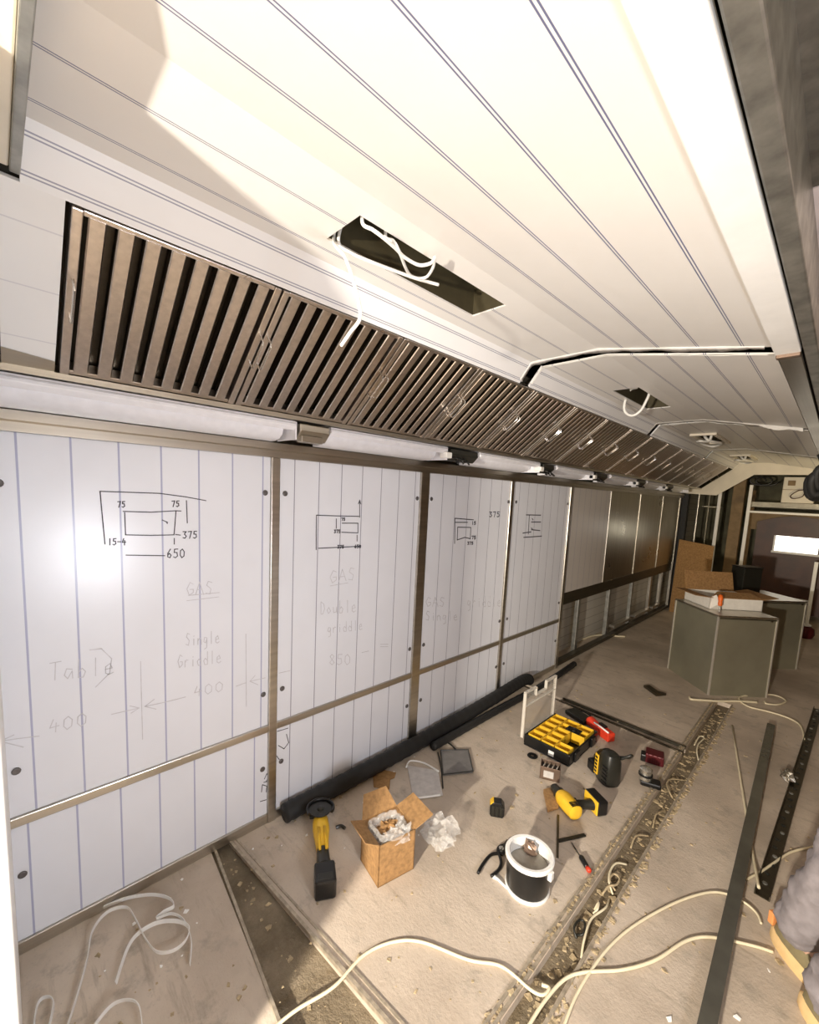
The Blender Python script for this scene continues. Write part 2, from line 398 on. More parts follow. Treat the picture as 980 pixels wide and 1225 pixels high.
sA = [[(345, 253), (550, 260), (640, 272), (710, 285)], [(345, 253), (352, 330), (362, 435)],
      [(425, 322), (520, 325), (607, 320), (604, 360), (600, 403), (520, 405), (433, 403), (430, 326)], [(643, 285), (646, 362)],
      [(435, 473), (568, 475)], [(601, 415), (601, 435)], [(606, 402), (622, 404)], [(607, 320), (624, 321)], [(560, 352), (578, 360)], [(574, 358), (577, 364)]]
sA += txt('75', 405, 308, 20) + txt('75', 592, 306, 20) + txt('375', 630, 415, 24) + txt('650', 575, 482, 30) + txt('15-4', 372, 438, 22)
write(panels[0, 0], 'marker_drawing', sA, 0, 500, 2.882, 0.0034, 'ink')
sF = txt('Table', 172, 905, 62, -0.10) + txt('GAS', 642, 612, 44, -0.06) + [[(645, 630), (755, 617)], [(650, 612), (756, 602)]] + txt('Single', 640, 785, 42, -0.08, 0.4) + txt('Griddle', 612, 862, 44, -0.12, 0.42)
sF += [[(310, 800), (350, 796), (385, 830), (378, 880), (330, 928)], [(485, 840), (488, 970), (492, 1108)]]
sF += [[(848, 745), (850, 995)], [(0, 1115), (60, 1106), (135, 1097)], [(0, 1115), (48, 1093)], [(0, 1115), (80, 1135)], [(385, 1022), (480, 1000)], [(448, 993), (480, 1000), (452, 1018)],
       [(500, 995), (570, 980), (640, 962)], [(532, 970), (500, 995), (538, 1004)], [(815, 925), (848, 913)], [(862, 908), (915, 896)], [(880, 888), (862, 908), (890, 920)]]
sF += txt('400', 168, 1088, 44, -0.22, 0.9) + txt('400', 668, 962, 34, -0.2, 0.9)
write(panels[0, 0], 'pencil_notes', sF, 0, 500, 2.882, 0.0026, 'ink_faint')
write(panels[0, 1], 'marker_note', [[(898, 458), (918, 452)], [(902, 425), (905, 400), (920, 405), (918, 425)], [(910, 392), (926, 388)], [(912, 380), (920, 362), (930, 372), (918, 388)]], 0, 800, 2.882, 0.0034, 'ink')
write(panels[1, 1], 'marker_note', [[(410, 245), (466, 228)], [(458, 260), (470, 305), (445, 338), (415, 320)], [(405, 375), (420, 395)]], 240, 820, 4.4545, 0.0034, 'ink')
s2 = [[(90, 870), (90, 770), (92, 668), (200, 672), (340, 675)], [(105, 862), (190, 858), (350, 850)], [(243, 715), (335, 715), (335, 772), (240, 768)], [(345, 580), (345, 680)], [(338, 600), (345, 580), (352, 602)], [(208, 690), (208, 745)], [(330, 785), (330, 820)]]
s2 += txt('375', 195, 772, 18) + txt('75', 238, 700, 16) + txt('375', 215, 862, 18) + txt('650', 315, 860, 18)
write(panels[1, 0], 'marker_drawing', s2, 360, 480, 4.9, 0.0044, 'ink')
sf2 = txt('GAS', 202, 430, 40, -0.15) + [[(205, 438), (262, 428)]] + txt('Double', 172, 530, 40, -0.06, 0.42) + txt('griddle', 195, 592, 32, -0.1, 0.44) + txt('850', 200, 695, 34) + [[(38, 722), (74, 714)], [(308, 655), (330, 650)]] + txt('=', 365, 645, 26, 0, 1.2)
write(panels[1, 0], 'pencil_notes', sf2, 320, 540, 2.722, 0.0030, 'ink_faint')
s3 = [[(22, 588), (130, 597)], [(38, 640), (115, 642), (112, 708), (80, 700), (35, 715), (38, 640)], [(22, 590), (20, 735)], [(22, 612), (95, 612)]] + txt('15', 120, 625, 18) + txt('75', 120, 710, 18) + txt('375', 95, 742, 16) + txt('375', 222, 580, 30)
write(panels[2, 0], 'marker_drawing', s3, 540, 500, 4.9, 0.006, 'ink')
write(panels[2, 0], 'pencil_notes', txt('GAS', 515, 505, 30) + txt('Single', 515, 550, 30, 0, .5) + txt('griddle', 650, 505, 34, 0, .4), 320, 540, 2.722, 0.004, 'ink_faint')
s4 = [[(440, 568), (525, 570)], [(470, 610), (525, 610)], [(470, 655), (520, 660)], [(425, 700), (530, 693)], [(420, 675), (468, 668)], [(458, 570), (452, 680)], [(475, 590), (480, 598)], [(470, 645), (478, 655)]]
write(panels[3, 0], 'marker_drawing', s4, 540, 500, 4.9, 0.008, 'ink')

# ---- ceiling cross section (x, z)
BB = Vector((-1.556, 0, 1.884)); BT = Vector((-1.203, 0, 2.168))
PA = (-1.137, 2.255); PB = (-0.819, 2.255); PC = (-0.233, 2.147)
MOD = [(0.065, 1.90), (1.99, 3.86), (3.95, 5.885), (5.975, 7.70)]
HX = (-1.036, -0.893)
HOLES = [(0.66, 1.29), (2.64, 3.27), (4.60, 5.22), (6.55, 7.10)]
ceiling = struct('ceiling', 'white film covered vaulted ceiling panels with open joints')
cw = (0.79, 0.77, 0.735)
mflat = film('ceiling_film_flat', cw, (0.16, 0.17, 0.26), 0, -0.948, 0.135, 0.0036, True, 0.30)
mslope = film('ceiling_film_slope', cw, (0.13, 0.14, 0.25), 0, -0.717, 0.1347, 0.0046, True, 0.30)
mfas = film('ceiling_film_fascia', (0.82, 0.82, 0.83), (0.16, 0.17, 0.26), 2, 2.235, 0.052, 0.0036, True, 0.30, lineamt=0.8)
T = 0.005
for (y0, y1), (h0, h1) in zip(MOD, HOLES):
    L = (0, y1 - y0, 0)
    MB().prism([(BT.x, y0, BT.z), (PA[0], y0, PA[1]), (PA[0] - T, y0, PA[1] + 0.01), (BT.x - T, y0, BT.z + 0.01)], L).build('fascia_panel', mfas, ceiling)
    mb = MB()
    mb.box(PA[0], HX[0], y0, y1, PA[1], PA[1] + T).box(HX[1], PB[0], y0, y1, PA[1], PA[1] + T)
    mb.box(HX[0], HX[1], y0, h0, PA[1], PA[1] + T).box(HX[0], HX[1], h1, y1, PA[1], PA[1] + T)
    fp = mb.build('flat_panel', mflat, ceiling)
    MB().prism([(PB[0], y0, PB[1]), (PC[0], y0, PC[1]), (PC[0], y0, PC[1] + T), (PB[0], y0, PB[1] + T)], L).build('slope_panel', mslope, ceiling)
    d = MB(); a, b = HX; zt = 2.50
    d.box(a - 0.008, a, h0, h1, PA[1] + T, zt).box(b, b + 0.008, h0, h1, PA[1] + T, zt).box(a, b, h0 - 0.008, h0, PA[1] + T, zt).box(a, b, h1, h1 + 0.008, PA[1] + T, zt).box(a, b, h0, h1, zt, zt + 0.01)
    d.build('lamp_recess', 'duct', fp)
# peeled protective film hanging at the joints between the ceiling modules
rnd = random.Random(3)
def profile(t):      # arc along the section from baffle top to right edge, t 0..1
    pts = [Vector((BT.x, 0, BT.z)), Vector((PA[0], 0, PA[1])), Vector((PB[0], 0, PB[1])), Vector((PC[0], 0, PC[1]))]
    ls = [(pts[i + 1] - pts[i]).length for i in range(3)]; s = t * sum(ls)
    for i in range(3):
        if s <= ls[i] or i == 2: return pts[i].lerp(pts[i + 1], min(1, s / ls[i]))
        s -= ls[i]
for jn, ((ya, yb), (yc, yd)) in enumerate(zip(MOD, MOD[1:])):
    for side, yy in (('near', yb), ('far', yc)):
        n = 70; top = []; bot = []
        ph = rnd.random() * 6
        for k in range(n + 1):
            u = k / n; p = profile(0.02 + 0.96 * u)
            wob = 0.5 + 0.5 * math.sin(k * 0.42 + ph) * math.sin(k * 0.17 + 2 * ph) + 0.3 * (rnd.random() - 0.5)
            if side == 'near':                                  # taped flat on the panel, curling down at the joint
                amt = (0.010, 0.008 + 0.030 * max(0, u - 0.45), 0.014)[jn]
                top.append(p + Vector((0, yy - 0.014 - 0.006 * wob, -0.0006)))
                bot.append(p + Vector((0, yy - 0.004 + 0.004 * wob, -0.003 - amt * (0.35 + 0.8 * wob))))
            else:                                               # torn fringe on the far side
                top.append(p + Vector((0, yy + 0.012, -0.0008)))
                bot.append(p + Vector((0, yy - 0.004 - 0.022 * max(0, wob - 0.45) , -0.002 - 0.012 * max(0, wob - 0.35))))
        mb = MB(); vs = top + bot + [q + Vector((0, 0.0012, -0.0012)) for q in top] + [q + Vector((0, 0.0012, -0.0012)) for q in bot]
        m_ = n + 1
        fs = [(k, k + 1, m_ + k + 1, m_ + k) for k in range(n)] + [(2 * m_ + k, 3 * m_ + k, 3 * m_ + k + 1, 2 * m_ + k + 1) for k in range(n)]
        fs += [(m_ + k, m_ + k + 1, 3 * m_ + k + 1, 3 * m_ + k) for k in range(n)]
        mb.add(vs, fs).build('peeled_film', 'film_edge', ceiling, smooth=True)
# right edge of the ceiling: film strip, then bare strip, and the steel beam beside it
MB().box(-0.231, -0.163, -0.06, 1.96, 2.132, 2.15).build('edge_strip', 'white', ceiling, 0.003)
MB().box(-0.228, -0.166, 1.99, 7.7, 2.138, 2.15).build('edge_strip', 'steel', ceiling, 0.002)
MB().box(-0.228, -0.164, 1.955, 1.985, 2.122, 2.15).build('strip_end', 'bronze', ceiling, 0.002)
sm(MB().box(-0.157, -0.121, -0.4, 9.0, 2.132, 2.19).build('trim_1', 'galv', None, 0.004), 'galvanised steel beam running along the edge of the ceiling')
cr = struct('ceiling_right', 'unlined ceiling strip beyond the galvanised beam, grey sheet and pale lining')
MB().box(-0.21, 1.0, -3.0, 1.34, 2.32, 2.34).build('ceiling_sheet', 'galv', cr)
MB().box(-0.21, 1.0, 1.345, 9.6, 2.32, 2.34).build('ceiling_sheet', 'pink', cr)
MB().box(-0.145, -0.133, -3.0, 9.0, 2.191, 2.32).build('beam_web', 'galv', cr)
sm(MB().box(-2.0, 1.0, -3.0, 9.6, 2.60, 2.64).build('ceiling_blocker', 'void', None), 'unseen dark roof added above the hood to block world light')  # unseen cover added to keep world light out from above
# hood end lip over the doorway and end plate at the far end
MB().box(-1.20, 0.95, -0.08, 0.050, 2.185, 2.30).build('end_lip', 'cream', ceiling, 0.004)
MB().box(-1.20, 0.95, 0.050, 0.066, 2.178, 2.26).build('lip_edge', 'galv', ceiling, 0.002)
ep = [(-1.75, 1.80), (-1.36, 1.785), (-0.95, 2.09), (-0.20, 2.09), (-0.20, 2.16), (PC[0], PC[1]), (PB[0], PB[1]), (PA[0], PA[1]), (BT.x, BT.z), (BB.x, BB.z), (-1.75, 1.90)]
MB().prism([(x, 7.70, z) for x, z in ep], (0, 0.02, 0)).build('end_plate', 'cream', ceiling)
# other walls
sm(MB().box(1.0, 1.05, -3.0, 9.6, 0, 2.6).build('wall_right', 'tan', None), 'unlined brown wall on the right side of the narrow room')
wf = struct('wall_front', 'white partition with the doorway the view is taken through')
MB().box(-2.0, -0.87, -0.12, -0.009, 0, 2.18).build('jamb_board', 'white', wf, 0.002)
MB().box(-2.0, -1.20, -0.08, 0.03, 2.18, 2.6).build('jamb_board', 'white', wf, 0.002)
MB().box(0.80, 1.0, -0.12, -0.009, 0, 2.18).build('jamb_board', 'white', wf, 0.002)

# ================================================================== HOOD
hood = thing('extractor_hood', 'long stainless extractor hood frame above the white wall panels', 'hood')
MB().prism([(BB.x, 0.0, BB.z), (BB.x + 0.006, 0.0, BB.z - 0.004), (BB.x + 0.006, 0.0, BB.z - 0.020), (-1.735, 0, BB.z - 0.020), (-1.735, 0, 1.90), (BB.x - 0.012, 0, BB.z)], (0, 7.69, 0)).build('gutter', 'steel', hood)
vdir = (BT - BB).normalized(); ndir = Vector((vdir.z, 0, -vdir.x)); SL = (BT - BB).length
def hp(y, s, d=0.0): return BB + vdir * s + ndir * d + Vector((0, y, 0))
MB().prism([hp(0, -0.02, -0.05), hp(0, SL + 0.02, -0.05), hp(0, SL + 0.02, -0.06), hp(0, -0.02, -0.06)], (0, 7.69, 0)).build('plenum_back', 'void', hood)  # dark sheet added behind the filters to stop light leaking through
MB().prism([hp(0.03, 0, 0), hp(0.135, 0, 0), hp(0.135, SL, 0), hp(0.03, SL, 0)], -ndir * 0.012).build('blank_panel', film('blank_film', (0.82, 0.82, 0.82), (0.55, 0.55, 0.6), 2, 2.03, 0.09, 0.002, rough=0.3, lineamt=0.6), hood)
MB().prism([hp(0.03, 0.0, 0.002), hp(0.135, 0.0, 0.002), hp(0.135, 0.035, 0.002), hp(0.03, 0.05, 0.002)], ndir * 0.001).build('blank_foot', 'steel', hood)
NF = 15; FP = 0.482; FY0 = 0.142
ords = ['first', 'second', 'third', 'fourth', 'fifth', 'sixth', 'seventh', 'eighth', 'ninth', 'tenth', 'eleventh', 'twelfth', 'thirteenth', 'fourteenth', 'fifteenth']
# one filter in local coordinates: X along room, Y up slope, Z out of the face
LW, LH = FP - 0.006, SL - 0.006
def make_filter():
    meshes = []
    fr = MB(); b = 0.020
    fr.box(0, b, 0, LH, -0.03, 0.012).box(LW - b, LW, 0, LH, -0.03, 0.012).box(b, LW - b, 0, 0.014, -0.03, 0.008).box(b, LW - b, LH - 0.012, LH, -0.03, 0.008)
    meshes.append(('frame', fr.build('frame', 'baffle', None, 0.002)))
    nb = 8; pit = (LW - 2 * b) / nb
    bl = MB(); w_ = pit * 0.61; t = 0.0012
    prof = [(0, 0.007), (0.003, 0.010), (w_ - 0.003, 0.010), (w_, 0.006), (w_, -0.014), (w_ - t, -0.014), (w_ - t, 0.006 - t), (w_ - 0.003 - t, 0.010 - t), (0.003 + t, 0.010 - t), (t, 0.007 - t)]
    bl.prism([(x, 0.012, z) for x, z in prof], (0, LH - 0.022, 0))
    bo = bl.build('baffle_blade', 'baffle')
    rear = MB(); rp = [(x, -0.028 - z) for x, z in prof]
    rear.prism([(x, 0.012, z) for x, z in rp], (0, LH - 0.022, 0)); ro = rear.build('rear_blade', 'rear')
    for k in range(nb):
        meshes.append(('baffle_blade', bo, (b + pit * k + pit * 0.17, 0, 0)))
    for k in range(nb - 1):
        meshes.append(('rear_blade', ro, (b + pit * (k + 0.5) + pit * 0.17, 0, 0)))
    for hx in (0.010, LW - 0.010):
        h = MB(); y0, y1 = LH * 0.43, LH * 0.43 + 0.10
        h.tube([(hx, y0, 0.010), (hx, y0, 0.046)] + [(hx, y0 + 0.006, 0.054)] + [(hx, y1 - 0.006, 0.054), (hx, y1, 0.046), (hx, y1, 0.010)], 0.0028, 8)
        meshes.append(('handle', h.build('handle', 'chrome', None, smooth='auto'), (0, 0, 0), 'sub'))
    return meshes
FM = make_filter()
rotm = Matrix(((0, vdir.x, ndir.x), (1, 0, 0), (0, vdir.z, ndir.z)))     # columns: local X, Y, Z
for k in range(NF):
    t_ = thing('baffle_filter', 'stainless baffle grease filter, %s from the white blank end of the hood' % ords[k], 'filter', group='baffle filters along the hood')
    t_.matrix_world = Matrix.Translation(hp(FY0 + FP * k + 0.003, 0.003, -0.004)) @ rotm.to_4x4()
    for e in FM:
        src = e[1]; o = src.copy(); COL.objects.link(o)
        if e[0] == 'frame': frame_ = o
        o.parent = frame_ if len(e) > 3 else t_                    # handles are welded to the filter frame
        o.location = e[2] if len(e) > 2 else (0, 0, 0)
for o in {e[1] for e in FM}: bpy.data.objects.remove(o)
# strip lamps under the gutter
lamps = [(0.0, 0.875), (1.04, 1.80), (2.10, 2.82), (3.08, 3.75), (4.15, 4.85), (5.2, 5.9), (6.25, 7.0)]
for k, (ya, yb) in enumerate(lamps):
    t_ = thing('strip_lamp', 'white linear strip lamp under the hood gutter, %s from the doorway end' % ords[k], 'lamp', (-1.63, ya, 1.79), group='strip lamps under the hood')
    def lp(pts, y0_, y1_): return MB().prism([(x + 1.63, y0_ - ya, z - 1.79) for x, z in pts], (0, y1_ - y0_, 0))
    lp([(-1.566, 1.862), (-1.557, 1.840), (-1.575, 1.826), (-1.622, 1.834), (-1.733, 1.834), (-1.733, 1.855)], ya, yb).build('housing', 'lamp_white', t_, 0.003)
    pr = [(-1.628, 1.834), (-1.636, 1.812), (-1.662, 1.796), (-1.698, 1.789), (-1.733, 1.7885), (-1.733, 1.834)]
    lp(pr, ya + 0.015, yb - 0.02).build('diffuser', 'lamp_white', t_, smooth='auto')
    lp([(-1.568, 1.8605), (-1.5605, 1.8525), (-1.5605, 1.8495), (-1.568, 1.8495)], ya, yb).build('seam', 'ink_faint', t_)
    MB().box(-0.09, 0.065, yb - ya, yb - ya + 0.006, 0.0, 0.07).build('end_cap', 'lamp_white', t_, 0.002)
conns = [(0.89, 1.03, 'steel', 'bare stainless wiring cover between the first two strip lamps'), (1.83, 2.07, 'charcoal', 'dark open wiring box after the second strip lamp')] + \
        [(a, b, 'charcoal', 'small dark lamp connector with a white plug, %s along the gutter' % ords[i + 2]) for i, (a, b) in enumerate(((2.86, 3.02), (3.80, 4.05), (4.90, 5.12), (5.95, 6.2)))]
for k, (a, b, mt, lb) in enumerate(conns):
    t_ = thing('wiring_box', lb, 'connector', (-1.62, a, 1.78), group='wiring boxes between strip lamps')
    MB().prism([(0.062, 0, 0.075), (0.066, 0, 0.045), (0.03, 0, 0.012), (-0.06, 0, 0.018), (-0.06, 0, 0.075)], (0, b - a, 0)).build('cover', mt, t_, 0.004)
    if k == 0:
        MB().box(0.02, 0.058, 0.01, b - a - 0.03, 0.004, 0.03).build('cover_lip', 'steel', t_, 0.003)
    else:
        MB().box(0.02, 0.072, -0.05, -0.005, 0.02, 0.052).build('plug', 'wcable', t_, 0.004)
        mb = MB()
        for j in range(3):
            mb.tube(spline([(0.05, 0.02 + j * 0.05, 0.03), (0.085, 0.03 + j * 0.05, 0.02 - 0.01 * j), (0.06, 0.06 + j * 0.05, 0.0), (0.03, 0.08 + j * 0.05, 0.02)], 5), 0.004, 6)
        mb.build('wire', 'black', t_, smooth=True)

# ================================================================== CABLES AT THE CEILING HOLES
def cable(name, label, pts, r, mat, cat='cable', group=None, seg=8, n=8):
    o = MB().tube(spline(pts, n), r, seg).build(name, mat, smooth=True); recentre(o); return tag(o, label, cat, group)
def cc(px, sc=2.882, ox=300, oy=240):
    n = len(px); P = [F(ox + x / sc, oy + y / sc, 2.252 - 0.03 * min(1, k / 2)) for k, (x, y) in enumerate(px)]
    a = P[0].copy(); a.x = min(max(a.x, HX[0] + 0.012), HX[1] - 0.012); a.y = min(max(a.y, HOLES[0][0] + 0.012), HOLES[0][1] - 0.02)
    P[0] = a; return [Vector((a.x, a.y + 0.03, 2.40)), Vector((a.x, a.y + 0.008, 2.31))] + P
cable('white_cable', 'white cable hanging down in front of the baffle filters from the large ceiling opening',
      cc([(282, 140), (300, 160)])[:3] + [V(300 + x / 2.882, 240 + y / 2.882, 0.60) for x, y in ((300, 165), (325, 195), (352, 270), (373, 350), (376, 408), (345, 452), (312, 500))], 0.0042, 'wcable')
cable('white_cable', 'white cable lying diagonally across the nearest ceiling opening', cc([(385, 75), (420, 100), (450, 122), (500, 165), (530, 195), (580, 222), (620, 216), (634, 200)]), 0.0046, 'wcable')
cable('white_cable', 'long white cable end pointing along the nearest ceiling opening', cc([(300, 150), (350, 182), (400, 205), (500, 243), (570, 268), (648, 290)]), 0.0046, 'wcable')
cable('white_cable', 'looped white cable crossing the middle of the nearest ceiling opening', cc([(478, 115), (492, 140), (512, 175), (548, 255), (600, 266), (628, 232), (634, 195)]), 0.0042, 'wcable')
cable('white_cable', 'white cable loop hanging out of the second ceiling opening',
      [Vector((-0.99, 2.9, 2.32))] + [V(600 + x / 2.579, 380 + y / 2.579, 2.92) for x, y in ((395, 225), (380, 265), (383, 292), (405, 302), (430, 286), (450, 250), (457, 232))] + [Vector((-0.90, 2.9, 2.32))], 0.008, 'wcable')
for k, (a, b) in enumerate(HOLES[2:]):
    cable('white_cable', ('white cable coil sagging at the third ceiling opening', 'white cable coil sagging at the ceiling opening by the far end plate')[k],
          [Vector((-0.92, a + 0.1, 2.32)), Vector((-0.94, a + 0.12, 2.21)), Vector((-1.0, a + 0.05, 2.20)), Vector((-1.05, a + 0.25, 2.21)), Vector((-0.97, a + 0.42, 2.19)), Vector((-0.88, a + 0.3, 2.2)), Vector((-0.95, a + 0.1, 2.215)), Vector((-1.02, a + 0.2, 2.32))], 0.012, 'wcable')
    fr = MB(); y0, y1 = a, b; z0, z1 = 2.238, 2.256
    fr.box(HX[0] - 0.03, HX[1] + 0.03, y0 - 0.03, y0, z0, z1).box(HX[0] - 0.03, HX[1] + 0.03, y1, y1 + 0.03, z0, z1).box(HX[0] - 0.03, HX[0], y0, y1, z0, z1).box(HX[1], HX[1] + 0.03, y0, y1, z0, z1)
    fr.build('opening_frame', 'cream', ceiling)

# ================================================================== FAR END
yb_ = 9.3
sm(MB().box(-2.0, 1.0, yb_ + 0.2, yb_ + 0.25, 0, 2.6).build('wall_back', 'olive', None), 'dim olive wall at the far end of the room')
fe = struct('wall_end_frame', 'frame of studs and rails at the far end of the room')
def fbox(x0, x1, z0, z1, y0, y1, mat, name): return MB().box(x0, x1, y0, y1, z0, z1).build(name, mat, fe, 0.004)
fbox(-1.345, -1.305, 0, 1.83, 7.76, 7.80, 'white', 'stud'); fbox(-0.99, -0.95, 0, 1.95, 7.76, 7.80, 'white', 'stud')
fbox(-0.95, 0.9, 1.555, 1.585, 7.76, 7.80, 'white', 'rail'); fbox(-0.20, -0.16, 0.0, 0.95, 7.76, 7.80, 'white', 'stud')
fbox(-1.80, -1.69, 0, 1.79, 7.60, 7.72, 'rubber', 'dark_post'); fbox(-1.60, -1.585, 0.2, 1.80, 7.80, 7.84, 'steel', 'stud')
fbox(-1.27, -1.12, 0, 2.1, 8.4, 8.5, 'tan', 'board'); fbox(-1.08, -1.0, 0, 1.9, 8.5, 8.6, 'tan', 'board')
fbox(-1.02, 0.6, 1.64, 1.72, 8.1, 8.2, 'dark_steel', 'rail'); fbox(-1.62, -1.36, 1.60, 1.625, 8.2, 8.23, 'dark_steel', 'rail')
fbox(-1.40, -1.38, 0.8, 1.85, 8.2, 8.23, 'dark_steel', 'stud'); fbox(-1.55, -1.53, 0.6, 1.85, 8.25, 8.28, 'dark_steel', 'stud')
fbox(-0.55, -0.19, 0.36, 0.40, 7.9, 7.95, 'white', 'rail')
# arched brown panel with a bright window opening in it
aw = struct('door_1', 'dark brown arched door with a bright window pane')
arc = [(-0.92 + 0.92 * k / 12, 1.36 + 0.17 * math.sin(math.pi * (0.12 + 0.76 * k / 12))) for k in range(13)]
wx0, wx1, wz0, wz1 = -0.68, -0.20, 1.00, 1.23
MB().box(-0.92, wx0, 8.45, 8.49, 0.1, wz1).build('door_stile', 'brown', aw)
MB().box(wx1, 0.05, 8.45, 8.49, 0.1, wz1).build('door_stile', 'brown', aw)
MB().box(wx0, wx1, 8.45, 8.49, 0.1, wz0).build('door_panel', 'brown', aw)
MB().prism([(-0.92, 8.45, wz1)] + [(wx0 if False else x, 8.45, z) for x, z in arc] + [(0.05, 8.45, 1.36), (0.05, 8.45, wz1)], (0, 0.04, 0)).build('door_arch', 'brown', aw)
MB().box(-1.0, 0.6, 8.50, 8.53, 1.30, 1.56).build('door_header', 'tan', aw)
MB().box(wx0, wx1, 8.465, 8.475, wz0, wz1).build('window_pane', 'window', aw)
wfm = MB().box(wx0 - 0.03, wx1 + 0.02, 8.42, 8.46, wz0 - 0.03, wz0).box(wx0 - 0.02, wx0, 8.42, 8.46, wz0, wz1)
wfm.build('window_frame', 'white', aw)
# white electrical box above the rail
eb = thing('electrical_box', 'cream electrical box above the far white rail', 'box', (-0.48, 8.1, 1.72))
MB().box(-0.17, 0.17, -0.09, 0.09, 0, 0.36).build('body', 'cream', eb, 0.008)
MB().box(-0.17, 0.17, -0.094, -0.088, 0.18, 0.186).build('seam', 'tan', eb)
MB().box(-0.12, -0.04, -0.10, -0.09, 0.24, 0.31).build('name_plate', 'tan', eb, 0.003)
MB().tube(spline([(0.06, -0.12, 0.36), (0.06, -0.12, 0.2), (0.0, -0.13, 0.17), (-0.07, -0.14, 0.1), (-0.04, -0.14, 0.06), (0.05, -0.14, 0.09), (0.07, -0.13, 0.16)], 6), 0.007, 6).build('cord', 'brown', eb, smooth=True)
cable('dark_cable', 'coiled dark cable hanging beside the cream electrical box', [(-0.95 + 0.11 * math.cos(t) + 0.01 * t, 8.0 + 0.01 * t, 2.02 + 0.06 * math.sin(t)) for t in [i * 0.6 for i in range(22)]] , 0.011, 'charcoal', n=3)
# cardboard sheet leaning by the dark post
cb = MB().prism([Vector((-1.69, 7.28, 0.0)), Vector((-1.25, 7.36, 0.0)), Vector((-1.27, 7.50, 1.04)), Vector((-1.70, 7.42, 1.10))], (0, 0.012, 0)).build('cardboard_sheet', 'card')
tag(recentre(cb), 'tall brown cardboard sheet leaning beside the dark post', 'cardboard')
# black bundle under the beam at the right
bb = MB()
c0 = V(987, 573, 3.4)
for k in range(9):
    a = k * 2.4; p = c0 + Vector((0.03 * math.cos(a), 0.06 * math.sin(a), -0.02 + 0.03 * math.sin(a * 1.7)))
    bb.tube(spline([p + Vector((0.0, 0, 0.22 - 0.01 * k)), p + Vector((0.02, 0.01, 0.1)), p + Vector((-0.035, -0.01, 0.03)), p + Vector((-0.02, 0.02, -0.06)), p + Vector((0.03, 0.0, -0.03)), p + Vector((0.02, 0.0, 0.10))], 6), 0.022, 7)
tag(recentre(bb.build('cable_bundle', 'rubber', smooth=True)), 'black cable bundle hanging under the galvanised beam', 'cable')

# ================================================================== STEEL CABINETS
def cabinet(name, label, c, ang, sx, sy, h, extra=False):
    t_ = thing(name, label, 'cabinet', (*c, 0), (0, 0, ang))
    MB().box(-sx / 2 + .006, sx / 2 - .006, -sy / 2 + .006, sy / 2 - .006, 0.0, h - 0.012).build('body', 'cabsteel', t_)
    MB().box(-sx / 2, sx / 2, -sy / 2, sy / 2, h - 0.016, h).build('top', 'steel', t_, 0.003)
    for a in (-1, 1):
        for b in (-1, 1):
            MB().box(a * sx / 2 - 0.014 * (a > 0), a * sx / 2 + 0.014 * (a < 0), b * sy / 2 - 0.014 * (b > 0), b * sy / 2 + 0.014 * (b < 0), 0, h - 0.014).build('corner_strip', 'edgesteel', t_, 0.002)
    MB().box(-sx / 2 + .014, sx / 2 - .014, -sy / 2 - 0.002, -sy / 2 + 0.006, h - 0.028, h - 0.02).build('seam', 'dark_steel', t_)
    MB().lathe([(0.0, 0), (0.008, 0), (0.008, 0.008), (0.0, 0.01)], 10, Matrix.Translation((sx / 2 - 0.06, -sy / 2, h - 0.03)) @ Matrix.Rotation(math.pi / 2, 4, 'X'), cap=False).build('lock', 'dark_steel', t_)
    return t_
M['cabsteel'] = simple('cabinet_steel', (0.36, 0.345, 0.26), 0.36, 0.6, 0.12, 3)
M['edgesteel'] = simple('edge_steel', (0.78, 0.75, 0.68), 0.3, 0.7, 0.05)
q0, q1, q2 = Vector((-1.055, 4.697)), Vector((-0.63, 4.311)), Vector((-0.273, 4.684))
ex = (q2 - q1); sx_ = ex.length; ey = (q0 - q1); sy_ = ey.length; ctr = (q0 + q2) / 2
cabinet('steel_cabinet', 'grey steel cabinet carrying the open white carton', ctr, math.atan2(ex.y, ex.x), sx_, sy_, 0.705)
cabinet('steel_cabinet', 'grey steel cabinet standing behind the one with the carton', (-0.52, 5.75), math.radians(50), 0.55, 0.5, 0.71)
# open white carton on the cabinet
ct = thing('open_carton', 'open white carton with brown flaps on the steel cabinet', 'carton', (-0.70, 4.80, 0.706), (0, 0, math.radians(44)))
w_, d_, h_ = 0.46, 0.36, 0.10
cm = MB()
for x0, x1, y0, y1 in ((-w_/2, w_/2, -d_/2, -d_/2 + .006), (-w_/2, w_/2, d_/2 - .006, d_/2), (-w_/2, -w_/2 + .006, -d_/2, d_/2), (w_/2 - .006, w_/2, -d_/2, d_/2)):
    cm.box(x0, x1, y0, y1, 0, h_)
cm.box(-w_/2, w_/2, -d_/2, d_/2, 0, 0.006).build('carton_body', 'card_white', ct)
def flap(p, mat='card'): return MB().prism([Vector(q) for q in p], (0.002, 0.002, 0.005)).build('flap', mat, ct)
flap([(-w_/2, d_/2, h_), (w_/2, d_/2, h_), (w_/2, d_/2 + .05, h_ + .17), (-w_/2, d_/2 + .05, h_ + .17)])
flap([(-w_/2, -d_/2, h_), (-w_/2, d_/2, h_), (-w_/2 - .12, d_/2 - .02, h_ + .01), (-w_/2 - .12, -d_/2 + .02, h_ + .01)])
flap([(w_/2, -d_/2, h_), (w_/2, d_/2, h_), (w_/2 + .13, d_/2, h_ + .02), (w_/2 + .13, -d_/2, h_ + .02)])
flap([(-w_/2, -d_/2, h_), (w_/2, -d_/2, h_), (w_/2 - .04, -d_/2 + .10, h_ + .035), (-w_/2 + .12, -d_/2 + .10, h_ + .035)])
